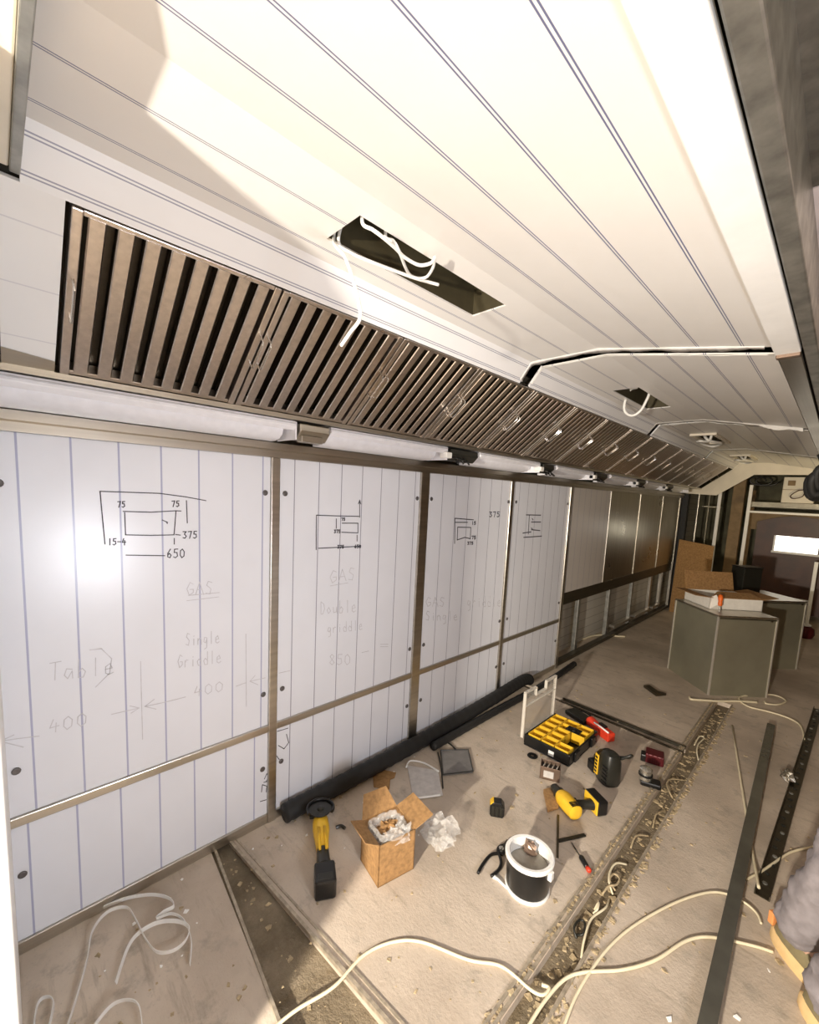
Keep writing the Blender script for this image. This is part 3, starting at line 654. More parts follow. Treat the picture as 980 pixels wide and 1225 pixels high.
MB().add([(-w_/2, -d_/2 - .004, 0.0), (-w_/2 + .10, -d_/2 - .006, 0.0), (-w_/2 + .07, -d_/2 - .03, 0.06), (-w_/2 + .05, -d_/2 + 0.0, 0.13), (-w_/2 + .0, -d_/2 + .01, 0.10)], [(0, 1, 2), (1, 3, 2), (2, 3, 4), (0, 2, 4), (0, 4, 3, 1)]).build('tissue', 'card_white', ct)
dk = thing('dark_bin', 'dark box on the steel cabinet behind the open white carton', 'box', (-0.64, 5.60, 0.711), (0, 0, math.radians(50)))
MB().box(-0.10, 0.10, -0.08, 0.08, 0, 0.29).build('body', 'charcoal', dk, 0.006); MB().box(-0.105, 0.105, -0.085, 0.085, 0.29, 0.30).build('rim', 'black', dk, 0.004)
og = thing('orange_screwdriver', 'orange handled screwdriver leaning against the white carton', 'screwdriver', (-0.655, 4.46, 0.706), (math.radians(-14), 0, math.radians(20)))
MB().lathe([(0.0, 0.05), (0.014, 0.052), (0.018, 0.07), (0.015, 0.09), (0.020, 0.115), (0.016, 0.145), (0.0, 0.152)], 14, cap=False).build('handle', 'orange', og, smooth=True)
MB().lathe([(0.0, 0.0), (0.005, 0.0), (0.006, 0.052), (0, 0.053)], 8, cap=False).build('shank', 'silver', og, smooth='auto')
rb = thing('red_canister', 'small red pot on the floor by the far white stud', 'pot', (-0.18, 7.4, 0))
MB().lathe([(0.0, 0), (0.08, 0), (0.10, 0.05), (0.09, 0.12), (0.05, 0.15), (0.0, 0.15)], 16, cap=False).build('body', 'maroon', rb, smooth='auto')
MB().lathe([(0.05, 0.15), (0.06, 0.16), (0.05, 0.175), (0, 0.175)], 16, cap=False).build('cap', 'white', rb, smooth='auto')

# ================================================================== FLOOR THINGS
# black hoses along the wall foot
def hose(label, pts, r):
    o = MB().tube(spline(pts, 24), [r * (1 + 0.04 * math.sin(i * 2.2)) for i in range(24 * (len(pts) - 1) + 1)], 14).build('black_hose', 'rubber', smooth=True)
    return tag(recentre(o), label, 'hose', 'black hoses along the wall foot')
hose('thick black hose lying along the foot of the wall panels', [(-1.705, 0.93, 0.046), (-1.70, 1.4, 0.046), (-1.70, 2.0, 0.05), (-1.70, 2.6, 0.075), (-1.70, 3.05, 0.10), (-1.69, 3.17, 0.085)], 0.044)
hose('thinner black hose on the floor near the open frame', [(-1.63, 1.9, 0.028), (-1.63, 2.5, 0.028), (-1.62, 3.2, 0.03), (-1.655, 3.95, 0.033)], 0.026)

# ---- organizer case
oc = thing('organizer_case', 'black organizer case with yellow bins and upright clear lid', 'tool case', (-1.137, 2.62, 0), (0, 0, math.radians(0)))
w_, d_, h_ = 0.31, 0.42, 0.075
b_ = MB().box(-w_/2, w_/2, -d_/2, d_/2, 0.0, 0.012)
for x0, x1, y0, y1 in ((-w_/2, w_/2, -d_/2, -d_/2 + .012), (-w_/2, w_/2, d_/2 - .012, d_/2), (-w_/2, -w_/2 + .012, -d_/2, d_/2), (w_/2 - .012, w_/2, -d_/2, d_/2)):
    b_.box(x0, x1, y0, y1, 0.012, h_)
tray = b_.build('tray', 'black', oc, 0.006)
def bin_(x0, x1, y0, y1):
    m_ = MB(); t = 0.004; z0, z1 = 0.014, 0.082
    m_.box(x0, x1, y0, y1, z0, z0 + .004).box(x0, x1, y0, y0 + t, z0, z1).box(x0, x1, y1 - t, y1, z0, z1).box(x0, x0 + t, y0, y1, z0, z1).box(x1 - t, x1, y0, y1, z0, z1)
    return m_.build('bin', 'yellow', oc, 0.0015)
xs = [-0.138, -0.046, 0.046, 0.138]; ys = [-0.193, -0.116, -0.039, 0.039, 0.116, 0.193]
for i in range(3):
    for j in range(5):
        if (i, j) in ((2, 1), (2, 2)): continue
        bin_(xs[i] + 0.002, xs[i + 1] - 0.002, ys[j] + 0.002, ys[j + 1] - 0.002)
em = MB()
for rr, zz in ((0.024, 0.0), (0.014, 0.0)):
    em.tube([(0.092 - 0.045 + rr * math.cos(a), 0.08 + rr * math.sin(a), 0.085) for a in [i * math.pi / 10 for i in range(21)]], 0.0032, 6)
em.box(0.035, 0.06, 0.077, 0.084, 0.083, 0.087)
em.box(0.0, 0.092, 0.045, 0.112, 0.080, 0.083)
em.build('emblem', 'black', oc)
MB().box(0.02, 0.055, -d_/2 - 0.003, -d_/2 - 0.0005, 0.018, 0.05).build('white_label', 'wcable', oc)
for yy in (-0.12, 0.12): MB().box(w_/2, w_/2 + .012, yy - .03, yy + .03, 0.01, 0.07).build('latch', 'black', oc, 0.004)
lid = MB(); lx = -w_/2 - 0.012; t = 0.004; H_ = 0.35
def lbox(y0, y1, z0, z1, tt=t): lid.box(lx - tt, lx, y0, y1, z0, z1)
lbox(-0.20, 0.20, 0.05, H_ - 0.05); lbox(-0.20, -0.07, H_ - 0.05, H_); lbox(0.07, 0.20, H_ - 0.05, H_)
lid_o = lid.build('lid', 'clear', oc)
rim = MB()
for y0, y1, z0, z1 in ((-0.212, -0.20, 0.04, H_), (0.20, 0.212, 0.04, H_), (-0.212, -0.07, H_ - .008, H_ + .004), (0.07, 0.212, H_ - .008, H_ + .004), (-0.074, -0.066, H_ - .06, H_), (0.066, 0.074, H_ - .06, H_), (-0.07, 0.07, H_ - .062, H_ - .05), (-0.2, 0.2, H_ - .10, H_ - .094), (-0.21, 0.21, 0.04, 0.052)):
    rim.box(lx - 0.014, lx + 0.006, y0, y1, z0, z1)
rim.build('lid_rim', clear('lid_rim_plastic', (0.85, 0.80, 0.70), 0.2, 0.62), lid_o, 0.002)

# ---- cordless tools
def drill(name, label, loc, rot, body, grip, sc=1.0, stripe=False, tilt=0.0):
    """lying on its side: motor along +X, grip along -Y"""
    t_ = thing(name, label, 'drill', loc, (tilt, 0, rot)); s = sc
    R = lambda x, a, b, cy=0, cz=0.04: ellring((x * s, cy * s, cz * s), (0, 1, 0), (0, 0, 1), a * s, b * s, 16, 2.6)
    MB().loft([R(-0.075, .022, .026), R(-0.07, .034, .034), R(-0.02, .038, .036), R(0.03, .038, .036), R(0.055, .030, .030)]).build('motor_housing', body, t_, smooth='auto')
    MB().loft([R(0.054, .026, .026), R(0.075, .028, .028), R(0.085, .022, .022), R(0.115, .020, .020), R(0.122, .010, .010)]).build('chuck', 'charcoal', t_, smooth='auto')
    P = lambda y, a, b, dx=0.0: ellring(((-0.015 + dx) * s, y * s, 0.038 * s), (1, 0, 0), (0, 0, 1), a * s, b * s, 14, 2.4)
    MB().loft([P(-0.02, .028, .024), P(-0.05, .021, .020, -.004), P(-0.09, .021, .020, -.012), P(-0.125, .028, .026, -.016)]).build('grip', grip, t_, smooth='auto')
    bat = MB().box(-0.075 * s, 0.035 * s, -0.178 * s, -0.122 * s, 0.002 * s, 0.076 * s).build('battery', 'black', t_, 0.008 * s)
    MB().box(-0.07 * s, 0.03 * s, -0.128 * s, -0.118 * s, 0.004 * s, 0.074 * s).build('battery_mount', body, bat, 0.004 * s)
    MB().box(0.006 * s, 0.02 * s, -0.06 * s, -0.035 * s, 0.03 * s, 0.046 * s).build('trigger', 'black', t_, 0.003 * s)
    if stripe: MB().box(-0.05 * s, 0.03 * s, -0.016 * s, 0.016 * s, 0.0755 * s, 0.0785 * s).build('name_strip', 'yellow', t_, 0.001)
    for k in range(4): MB().box((-0.066 + k * 0.008) * s, (-0.062 + k * 0.008) * s, -0.02 * s, 0.02 * s, 0.071 * s, 0.076 * s).build('vent_slot', 'black', t_)
    return t_
drill('impact_driver', 'yellow impact driver lying behind the black bucket', (-0.83, 2.06, 0.0), math.radians(150), 'yellow', 'charcoal', 1.05)

# ---- large black power tool standing on its battery, with yellow name strip
pt = thing('power_tool', 'bulky black power tool with yellow name strip beside the organizer', 'power tool', (-0.78, 2.47, 0), (0, 0, math.radians(-35)))
R2 = lambda z, a, b, cx=0, cy=0: ellring((cx, cy, z), (1, 0, 0), (0, 1, 0), a, b, 16, 3.2)
MB().loft([R2(0.0, .060, .050), R2(0.02, .066, .055), R2(0.09, .064, .054), R2(0.14, .058, .05, 0.005), R2(0.175, .04, .038, 0.01), R2(0.185, .02, .02, 0.01)]).build('housing', 'charcoal', pt, smooth='auto')
nstrip = MB().box(-0.045, -0.015, -0.060, -0.053, 0.03, 0.15).build('name_strip', 'yellow', pt, 0.002)
lt = MB()
for k in range(5): lt.box(-0.040, -0.020, -0.0615, -0.0595, 0.042 + k * 0.021, 0.054 + k * 0.021)
lt.build('lettering', 'black', nstrip)
MB().loft([R2(0.06, .020, .020, -0.085, -0.01), R2(0.10, .024, .022, -0.08, -0.01), R2(0.15, .026, .024, -0.05, 0), R2(0.175, .022, .022, -0.02, 0)]).build('grip', 'black', pt, smooth='auto')
MB().box(-0.13, -0.062, -0.05, 0.03, 0.0, 0.065).build('battery', 'black', pt, 0.01)
for k in range(5): MB().box(0.02 + 0.0, 0.062, -0.058 + 0.0, -0.050, 0.02 + k * 0.022, 0.03 + k * 0.022).build('cooling_rib', 'black', pt, 0.002)
MB().tube(spline([(0.03, 0.05, 0.15), (0.06, 0.09, 0.19), (0.02, 0.11, 0.15), (-0.03, 0.09, 0.12)], 6), 0.008, 8).build('strap', 'charcoal', pt, smooth=True)

# ---- yellow cordless grinder in front of the cardboard box
gp0, gp1 = Vector((-1.575, 1.045, 0)), Vector((-1.235, 0.855, 0))
gd = (gp1 - gp0); gr = thing('angle_grinder', 'yellow and black cordless angle grinder lying beside the open cardboard box', 'grinder', gp0, (0, 0, math.atan2(gd.y, gd.x)))
Rx = lambda x, a, b, z, p=2.4, cy=0: ellring((x, cy, z), (0, 1, 0), (0, 0, 1), a, b, 16, p)
hd = MB().lathe([(0.0, 0.02), (0.022, 0.02), (0.026, 0.035), (0.026, 0.065), (0.018, 0.078), (0.0, 0.08)], 18, cap=False); hd.build('gear_head', 'charcoal', gr, smooth='auto')
gs = 24; gu = [(0.062 * math.cos(a), 0.062 * math.sin(a)) for a in [math.radians(60 + 240 * k / gs) for k in range(gs + 1)]]
MB().prism([(x, y, 0.082) for x, y in gu] + [(-0.012, 0, 0.082)], (0, 0, 0.005)).tube([(x, y, 0.092) for x, y in gu], 0.006, 8).build('wheel_guard', 'black', gr, smooth='auto')
MB().lathe([(0.0, 0.084), (0.050, 0.084), (0.050, 0.088), (0.016, 0.090), (0.014, 0.098), (0.0, 0.1)], 24, cap=False).build('grinding_disc', 'charcoal', gr, smooth='auto')
MB().loft([Rx(0.015, .026, .024, .05), Rx(0.03, .036, .034, .047), Rx(0.08, .038, .036, .045), Rx(0.14, .030, .032, .042), Rx(0.19, .026, .030, .040)]).build('motor_housing', 'yellow', gr, smooth='auto')
MB().loft([Rx(0.185, .022, .026, .04), Rx(0.20, .027, .030, .04), Rx(0.25, .028, .030, .042), Rx(0.285, .036, .036, .046)]).build('handle', 'charcoal', gr, smooth='auto')
for s_ in (-1, 1):
    MB().tube([(0.10, s_ * 0.012, 0.078), (0.15, s_ * 0.014, 0.074), (0.215, s_ * 0.014, 0.071)], 0.006, 8).build('grip_rib', 'yellow', gr, smooth=True)
gbat = MB().box(0.285, 0.385, -0.042, 0.042, 0.0, 0.085).build('battery', 'black', gr, 0.01)
MB().box(0.345, 0.375, -0.030, 0.030, 0.083, 0.087).build('battery_face', 'charcoal', gbat, 0.002)
MB().box(-0.008, 0.012, -0.05, -0.02, 0.05, 0.062).build('lock_button', 'charcoal', gr, 0.002)

# ---- loose battery
bt = thing('battery_pack', 'small black and yellow battery pack standing alone on the floor', 'battery', (-1.055, 1.755, 0), (0, 0, math.radians(35)))
MB().loft([[Vector((x * 0.036, -0.022 + k, z)) for x, z in ((-1, 0.012), (-0.8, 0.0), (0.8, 0.0), (1, 0.012), (1, 0.058), (0.55, 0.078), (-0.55, 0.078), (-1, 0.058))] for k in (0, 0.044)]).build('case', 'black', bt, 0.003)
MB().prism([(-0.034, -0.018, 0.061), (-0.018, -0.018, 0.0795), (-0.018, 0.018, 0.0795), (-0.034, 0.018, 0.061)], (-0.0025, 0, 0.0025)).build('yellow_rail', 'yellow', bt)
for k in range(3): MB().box(-0.026 + k * 0.02, -0.014 + k * 0.02, -0.0245, -0.0215, 0.01, 0.06).build('rib', 'charcoal', bt, 0.001)

# ---- open cardboard box with crumpled plastic
bx = thing('cardboard_box', 'open cardboard box lined with crumpled clear plastic', 'box', (-1.205, 1.145, 0), (0, 0, math.atan2(1.218 - 1.041, -1.108 + 1.142)))
w_, d_, h_ = 0.175, 0.155, 0.185
cm = MB()
for x0, x1, y0, y1 in ((-w_/2, w_/2, -d_/2, -d_/2 + .004), (-w_/2, w_/2, d_/2 - .004, d_/2), (-w_/2, -w_/2 + .004, -d_/2, d_/2), (w_/2 - .004, w_/2, -d_/2, d_/2)):
    cm.box(x0, x1, y0, y1, 0, h_)
cm.box(-w_/2, w_/2, -d_/2, d_/2, 0, 0.004).build('box_body', 'card', bx)
def bflap(p): return MB().prism([Vector(q) for q in p], (0.0015, 0.0015, 0.003)).build('flap', 'card', bx)
bflap([(-w_/2, d_/2, h_), (w_/2, d_/2, h_), (w_/2 - .03, d_/2 + .05, h_ + .075), (-w_/2 + .03, d_/2 + .05, h_ + .075)])
bflap([(w_/2, -d_/2, h_), (w_/2, d_/2, h_), (w_/2 + .09, d_/2, h_ + .03), (w_/2 + .09, -d_/2, h_ + .03)])
bflap([(-w_/2, -d_/2, h_), (-w_/2, d_/2, h_), (-w_/2 - .06, d_/2 - .01, h_ + .03), (-w_/2 - .06, -d_/2 + .01, h_ + .03)])
bflap([(-w_/2, -d_/2, h_), (w_/2, -d_/2, h_), (w_/2 - .01, -d_/2 - .03, h_ - .06), (-w_/2 + .01, -d_/2 - .03, h_ - .06)]) if False else None
def crumple(name, mat, parent, cx, cy, cz, rx, ry, rz, seed, nu=18, nv=12, rough_=0.35, loc=None):
    r_ = random.Random(seed); vs = []
    for j in range(nv + 1):
        for i in range(nu):
            th = math.pi * j / nv; ph = 2 * math.pi * i / nu; k = 1 + rough_ * (r_.random() - 0.5) * 2
            if j in (0, nv): k = 1
            vs.append(Vector((cx + rx * k * math.sin(th) * math.cos(ph), cy + ry * k * math.sin(th) * math.sin(ph), max(0.002, cz + rz * k * math.cos(th)))))
    fs = [(j * nu + i, j * nu + (i + 1) % nu, (j + 1) * nu + (i + 1) % nu, (j + 1) * nu + i) for j in range(nv) for i in range(nu)]
    return MB().add(vs, fs).build(name, mat, parent)
crumple('packing_paper', 'card', bx, 0.01, 0.01, 0.125, 0.074, 0.064, 0.055, 9, rough_=0.22)
r5 = random.Random(5); rg = []
for kk in range(36):
    a = 2 * math.pi * kk / 36; sq = 1 / max(abs(math.cos(a)), abs(math.sin(a))) ** 0.75
    cx_, cy_ = math.cos(a) * 0.068 * sq, math.sin(a) * 0.058 * sq
    rg.append([Vector((cx_ * q + .006 * (r5.random() - .5), cy_ * q + .006 * (r5.random() - .5), z + .012 * (r5.random() - .5))) for q, z in ((1.12, .165), (1.10, .192), (0.95, .20), (0.78, .185), (0.66, .165), (0.9, .155))])
rg.append(rg[0]); MB().loft(rg).build('plastic_liner', 'wrap', bx)
crumple('plastic_fold', 'wrap', bx, 0.02, -0.05, 0.175, 0.06, 0.03, 0.03, 15, rough_=0.5)
wr = crumple('plastic_wrap', 'wrap', None, -1.14, 1.41, 0.05, 0.075, 0.07, 0.05, 21, rough_=0.45); tag(recentre(wr), 'crumpled clear plastic wrap on the floor beside the cardboard box', 'plastic wrap')

# ---- bucket
bk = thing('bucket', 'small black bucket with white rim and sealant inside', 'bucket', (-0.742, 1.515, 0))
MB().lathe([(0.0, 0.012), (0.084, 0.012), (0.086, 0.02), (0.092, 0.145), (0.088, 0.145), (0.082, 0.02), (0.0, 0.018)], 32, cap=False).build('shell', 'black', bk, smooth='auto')
MB().lathe([(0.088, 0.138), (0.098, 0.138), (0.099, 0.150), (0.094, 0.154), (0.082, 0.153), (0.080, 0.10), (0.084, 0.10)], 32, cap=False).build('rim', 'wcable', bk, smooth='auto')
MB().lathe([(0.0, 0.0), (0.089, 0.0), (0.091, 0.008), (0.088, 0.014), (0.0, 0.014)], 32, cap=False).build('base_ring', 'wcable', bk, smooth='auto')
MB().lathe([(0.0, 0.104), (0.05, 0.102), (0.0795, 0.099), (0.0795, 0.05), (0, 0.05)], 28, cap=False).build('filling', 'sealant', bk, smooth='auto')
crumple('scrap', 'bronze', bk, -0.025, 0.05, 0.125, 0.034, 0.018, 0.03, 33, 12, 8, 0.3)
MB().box(0.086, 0.104, -0.012, 0.012, 0.10, 0.135).build('lug', 'wcable', bk, 0.003)

# ---- pliers
pl = thing('pliers', 'open black handled pliers lying against the bucket', 'pliers', (-0.912, 1.50, 0.012), (0, 0, 0))
MB().tube(spline([(0.012, 0.115, 0), (0.02, 0.07, 0.002), (-0.012, 0.02, 0), (-0.008, -0.05, 0), (0.004, -0.10, 0)], 6), [0.007] * 25, 8).build('handle', 'black', pl, smooth=True)
MB().tube(spline([(0.0, 0.115, 0), (-0.01, 0.07, 0.002), (0.04, 0.02, 0), (0.055, -0.03, 0), (0.05, -0.07, 0)], 6), [0.007] * 25, 8).build('handle', 'black', pl, smooth=True)
MB().tube([(0.008, 0.06, 0.0), (0.006, 0.10, 0.0), (-0.01, 0.145, 0.0)], [0.014, 0.012, 0.004], 8).build('jaw', 'charcoal', pl, smooth=True)
MB().lathe([(0.0, -0.01), (0.012, -0.01), (0.012, 0.012), (0.0, 0.014)], 14, Matrix.Translation((0.004, 0.075, 0)), cap=False).build('pivot', 'silver', pl, smooth='auto')
ws = MB().tube([F(590, 1048, 0.006), F(596, 1052, 0.006), F(607, 1063, 0.006)], [0.010, 0.006, 0.004], 8).build('white_brush', 'wcable', smooth=True); tag(recentre(ws), 'small white stick between the pliers and the bucket', 'stick')

# ---- small things around the tools
dc = MB().lathe([(0.010, 0.0), (0.030, 0.0), (0.032, 0.003), (0.030, 0.006), (0.010, 0.006)], 24, cap=False).build('washer_disc', 'black', smooth='auto'); dc.location = (-1.186, 2.34, 0); tag(dc, 'black ring disc on the floor before the organizer', 'disc')
bz = thing('bronze_box', 'small open bronze tin of bits before the organizer', 'tin', (-1.02, 2.245, 0), (0, 0, math.radians(25)))
tb = MB().box(-.055, .055, -.04, .04, 0, .004)
for x0, x1, y0, y1 in ((-.055, .055, -.04, -.036), (-.055, .055, .036, .04), (-.055, -.051, -.04, .04), (.051, .055, -.04, .04)): tb.box(x0, x1, y0, y1, 0, .075)
tb.build('tin_body', 'bronze', bz, 0.001)
MB().box(-.05, .05, -.035, .035, .05, .055).build('tray', 'black', bz)
for k in range(4): MB().tube([(-.04 + k * .024, -.02, .062), (-.025 + k * .024, .025, .066)], .005, 6).build('bit', 'silver', bz, smooth=True)
MB().box(-.035, .02, -.0425, -.0395, .015, .055).build('front_label', 'paleplate', bz)
sc_ = MB().prism([F(650, 948, .004), F(662, 945, .004), (F(668, 968, .004)), F(655, 972, .004)], (0, 0, .02)).build('cardboard_scrap', 'card'); tag(recentre(sc_), 'small brown scrap between the bronze tin and the impact driver', 'scrap')
rt = thing('red_tool', 'red and black hand tool behind the organizer case', 'tool', (-1.03, 2.96, 0), (0, 0, math.radians(-28)))
MB().loft([Rx(-0.10, .020, .020, .035), Rx(-0.08, .034, .034, .036), Rx(-0.03, .03, .03, .034), Rx(0.02, .024, .024, .03)]).build('handle', 'red', rt, smooth='auto')
MB().box(0.02, 0.13, -0.03, 0.03, 0.0, 0.06).build('body', 'red', rt, 0.008)
MB().tube([(-0.02, -0.02, .06), (0.05, -0.02, .064), (0.12, -0.02, .062)], .006, 6).build('white_strip', 'wcable', rt, smooth=True)
MB().box(0.0, 0.06, 0.0, 0.026, 0.058, 0.07).build('dark_insert', 'black', rt, 0.003)
bs = thing('black_case', 'small black tool case lying behind the yellow bins', 'case', (-1.19, 3.03, 0), (0, 0, math.radians(-20)))
MB().box(-.10, .08, -.05, .05, 0, .035).build('case_body', 'charcoal', bs, 0.008); MB().tube(spline([(-.06, .05, .02), (-.05, .085, .02), (.02, .085, .02), (.03, .05, .02)], 5), .006, 6).build('carry_handle', 'black', bs, smooth=True)
tp = thing('hole_saw', 'silver topped round tool with a black base by the channel', 'tool', (-0.62, 2.62, 0), (0, 0, math.radians(20)))
MB().box(-.03, .075, -.035, .03, 0, .03).build('base', 'black', tp, 0.008)
MB().lathe([(0.0, .03), (.034, .03), (.036, .045), (.030, .07), (.034, .09), (.02, .10), (0, .10)], 20, Matrix.Translation((-.005, 0, 0)), cap=False).build('silver_head', 'silver', tp, smooth='auto')
MB().lathe([(0.037, .052), (.037, .062), (.030, .062)], 20, Matrix.Translation((-.005, 0, 0)), cap=False).build('dark_band', 'black', tp, smooth='auto')
mr = thing('maroon_tool', 'dark maroon ribbed tool by the end of the cross channel', 'tool', (-0.655, 2.90, 0), (0, 0, math.radians(15)))
MB().box(-.05, .05, -.05, .04, 0, .06).build('body', 'maroon', mr, 0.006)
for k in range(4): MB().box(-.04 + k * .024, -.03 + k * .024, -.055, -.045, .005, .058).build('rib', 'maroon', mr, 0.002)
MB().box(-.075, -.045, -.05, .01, 0, .045).build('dark_foot', 'black', mr, 0.005)
sd = thing('screwdriver', 'thin screwdriver with a red ended handle near the channel', 'screwdriver', (0, 0, 0))
a, b = F(684, 1007, .012), F(706, 1043, .012); sd.location = (a.x, a.y, 0); dv = b - a; sd.rotation_euler = (0, 0, math.atan2(dv.y, dv.x)); L_ = dv.length
MB().tube([(0, 0, .008), (L_ * .5, 0, .010)], [.0025, .003], 8).build('shank', 'charcoal', sd, smooth=True)
MB().tube([(L_ * .48, 0, .011), (L_ * .55, 0, .012), (L_ * .8, 0, .012), (L_ * .86, 0, .012)], [.006, .012, .011, .010], 10).build('grip', 'black', sd, smooth=True)
MB().tube([(L_ * .86, 0, .012), (L_ * .96, 0, .012), (L_, 0, .012)], [.010, .011, .006], 10).build('red_end', 'red', sd, smooth=True)
tsq = thing('steel_square', 'thin steel square lying between the bucket and impact driver', 'ruler')
p1, p2, p3 = F(668, 975, .003), F(667, 1026, .003), F(700, 999, .003); p4 = F(668, 1006, .003)
tsq.location = (p4.x, p4.y, 0)
MB().tube([p1 - tsq.location, p2 - tsq.location], 1, flat=(.010, .004)).build('blade', 'dark_steel', tsq); MB().tube([p4 - tsq.location, p3 - tsq.location], 1, flat=(.016, .007)).build('stock', 'charcoal', tsq)

# plates and scraps by the wall
def plate(name, label, pix, h, mat, cat):
    o = MB().prism([F(x, y, 0.002) for x, y in pix], (0, 0, h)).build(name, mat, None, 0.002); return tag(recentre(o), label, cat)
pp = [F(x, y, 0) for x, y in ((527, 900), (560, 899), (566, 925), (530, 929))]
gpl = thing('grey_tray', 'flat dark grey square plate on the floor by the hose', 'plate', (sum(p.x for p in pp) / 4, sum(p.y for p in pp) / 4, 0))
MB().prism([p - gpl.location + Vector((0, 0, .002)) for p in pp], (0, 0, .010)).build('plate_body', 'greyplate', gpl, 0.002)
rimm = MB().tube([p - gpl.location + Vector((0, 0, .013)) for p in pp + [pp[0]]], 0.004, 6).build('plate_rim', 'charcoal', gpl)
plate('pale_sheet', 'pale square sheet lying between the cardboard scrap and grey plate', [(487, 916), (524, 922), (530, 952), (494, 954)], 0.004, 'paleplate', 'sheet')
cable('white_rod', 'bent white rod along the edge of the pale sheet', [F(x, y, .009) for x, y in ((486, 918), (491, 910), (508, 913), (525, 923))], 0.005, 'wcable', 'rod', n=4)
cable('white_rod', 'straight white rod at the near edge of the pale sheet', [F(x, y, .009) for x, y in ((496, 955), (512, 953), (527, 951))], 0.006, 'wcable', 'rod', n=3)
cable('black_rod', 'thin black rod between the pale sheet and grey plate', [F(x, y, .008) for x, y in ((524, 900), (528, 920), (530, 943))], 0.004, 'black', 'rod', n=3)
cable('dark_cable', 'curled dark cable by the hose behind the grey plate', [F(x, y, .006) for x, y in ((506, 890), (520, 885), (535, 888), (545, 896), (548, 899))], 0.005, 'charcoal', n=5)
plate('cardboard_scrap', 'torn brown cardboard scrap beside the hose', [(446, 926), (455, 921), (474, 925), (472, 931), (467, 933), (466, 945), (447, 942)], 0.006, 'card', 'scrap')
tag(recentre(MB().tube(spline([F(402, 990, .006), F(408, 988, .01), F(413, 991, .006)], 4), 0.008, 6).build('dark_scrap', 'charcoal')), 'dark scrap beside the grinder disc', 'scrap')
tag(recentre(MB().prism([F(770, 822, .003), F(777, 822, .003), F(787, 829, .003), F(797, 832, .003), F(785, 833, .003)], (0, 0, .02)).build('dark_offcut', 'dark_steel')), 'dark metal offcut lying before the steel cabinet', 'offcut')

# ---- long steel pieces on the floor at the right
def bar(name, label, a, b, w_, h_, mat, cat, zoff=0.0, wall_=0.003):
    a = Vector((*a, 0)); b = Vector((*b, 0)); d = b - a; L_ = d.length
    t_ = thing(name, label, cat, (*a.xy, zoff), (0, 0, math.atan2(d.y, d.x))); return t_, L_
t_, L_ = bar('steel_tube', 'long dark square steel tube lying across the cream cables', (-0.195, 4.02), (-0.105, 1.30), .046, .03, 'tube_steel', 'tube', 0.016)
mb = MB(); w_ = 0.023; h_ = 0.026
mb.box(0, L_, -w_, w_, 0, .002).box(0, L_, -w_, w_, h_ - .002, h_).box(0, L_, -w_, -w_ + .002, .002, h_ - .002).box(0, L_, w_ - .002, w_, .002, h_ - .002)
mb.build('tube_wall', 'tube_steel', t_)
t_, L_ = bar('perforated_channel', 'dark perforated steel channel on the floor beside the rod', (0.035, 4.75), (-0.055, 2.21), .05, .02, 'dark_steel', 'channel')
MB().box(0, L_, -.026, .026, 0, .004).box(0, L_, -.026, -.022, .004, .022).box(0, L_, .022, .026, .004, .022).build('channel_body', 'dark_steel', t_)
for k in range(34):
    x = 0.04 + k * (L_ - .06) / 34
    MB().lathe([(0.0, .004), (.010, .004), (.009, .008), (0, .009)], 8, Matrix.Translation((x, .006 * math.sin(k * 1.7), 0)), cap=False).build('knob', 'galv' if k % 3 == 0 else 'charcoal', t_, smooth='auto')
cable('thin_rod', 'thin pale rod slanting between the steel tube and the perforated channel', [F(876, 868, .006), F(897, 1000, .007), F(905, 1045, .02), F(908, 1062, .03)], 0.006, 'cable', 'rod', n=3)
tag(crumple('metal_scrap', 'silver', None, 0, 0, .02, .035, .06, .025, 55, 10, 6, 0.5), 'crumpled foil scrap beside the perforated channel', 'scrap').location = F(942, 932, 0)

# ---- cables on the floor
def fc(pts, sc=1.0, ox=0, oy=0, z=0.006): return [F(ox + x / sc, oy + y / sc, z) for x, y in pts]
cable('cream_cable', 'cream cable arching over the channels in front of the cardboard box', fc([(325, 1232), (355, 1208), (400, 1180), (435, 1143), (470, 1127), (505, 1127), (560, 1148), (600, 1156), (635, 1184), (650, 1190), (657, 1182), (648, 1178)]), 0.0055, 'cable')
cable('cream_cable', 'cream cable running from the long channel under the steel tube to the shoe', fc([(628, 1235), (650, 1200), (675, 1172), (700, 1163), (745, 1160), (785, 1148), (820, 1126), (850, 1121), (900, 1131), (925, 1139)], z=0.007), 0.0055, 'cable')
cable('cream_cable', 'cream cable looping from the long channel to behind the steel tube', fc([(672, 1235), (690, 1190), (715, 1150), (740, 1122), (770, 1100), (810, 1079), (845, 1068), (868, 1069), (890, 1079), (905, 1092), (911, 1105)], z=0.007), 0.0048, 'cable')
cable('cream_cable', 'short cream cable end passing behind the perforated channel', fc([(893, 1052), (910, 1043), (925, 1033), (945, 1020), (968, 1014), (985, 1012)]), 0.005, 'cable')
cable('cream_cable', 'cream cable lying along the foot of the steel cabinet', fc([(290, 240), (300, 252), (350, 256), (440, 262), (540, 262), (650, 268)], 4.4545, 760, 780, 0.010), 0.009, 'cable')
cable('cream_cable', 'cream cable looping from the cabinet corner over to the perforated channel', fc([(690, 262), (700, 275), (760, 280), (803, 262), (770, 238), (715, 226), (660, 232), (600, 232), (560, 240), (560, 262), (610, 293), (700, 315), (800, 345), (868, 380), (893, 420), (900, 465)], 4.4545, 760, 780, 0.008), 0.0065, 'cable')
cable('cream_cable', 'short cream cable at the foot of the open wall frame', fc([(225, 468), (260, 465), (310, 448), (380, 443), (440, 450), (480, 452)], 4.4545, 640, 660, 0.012), 0.010, 'cable')
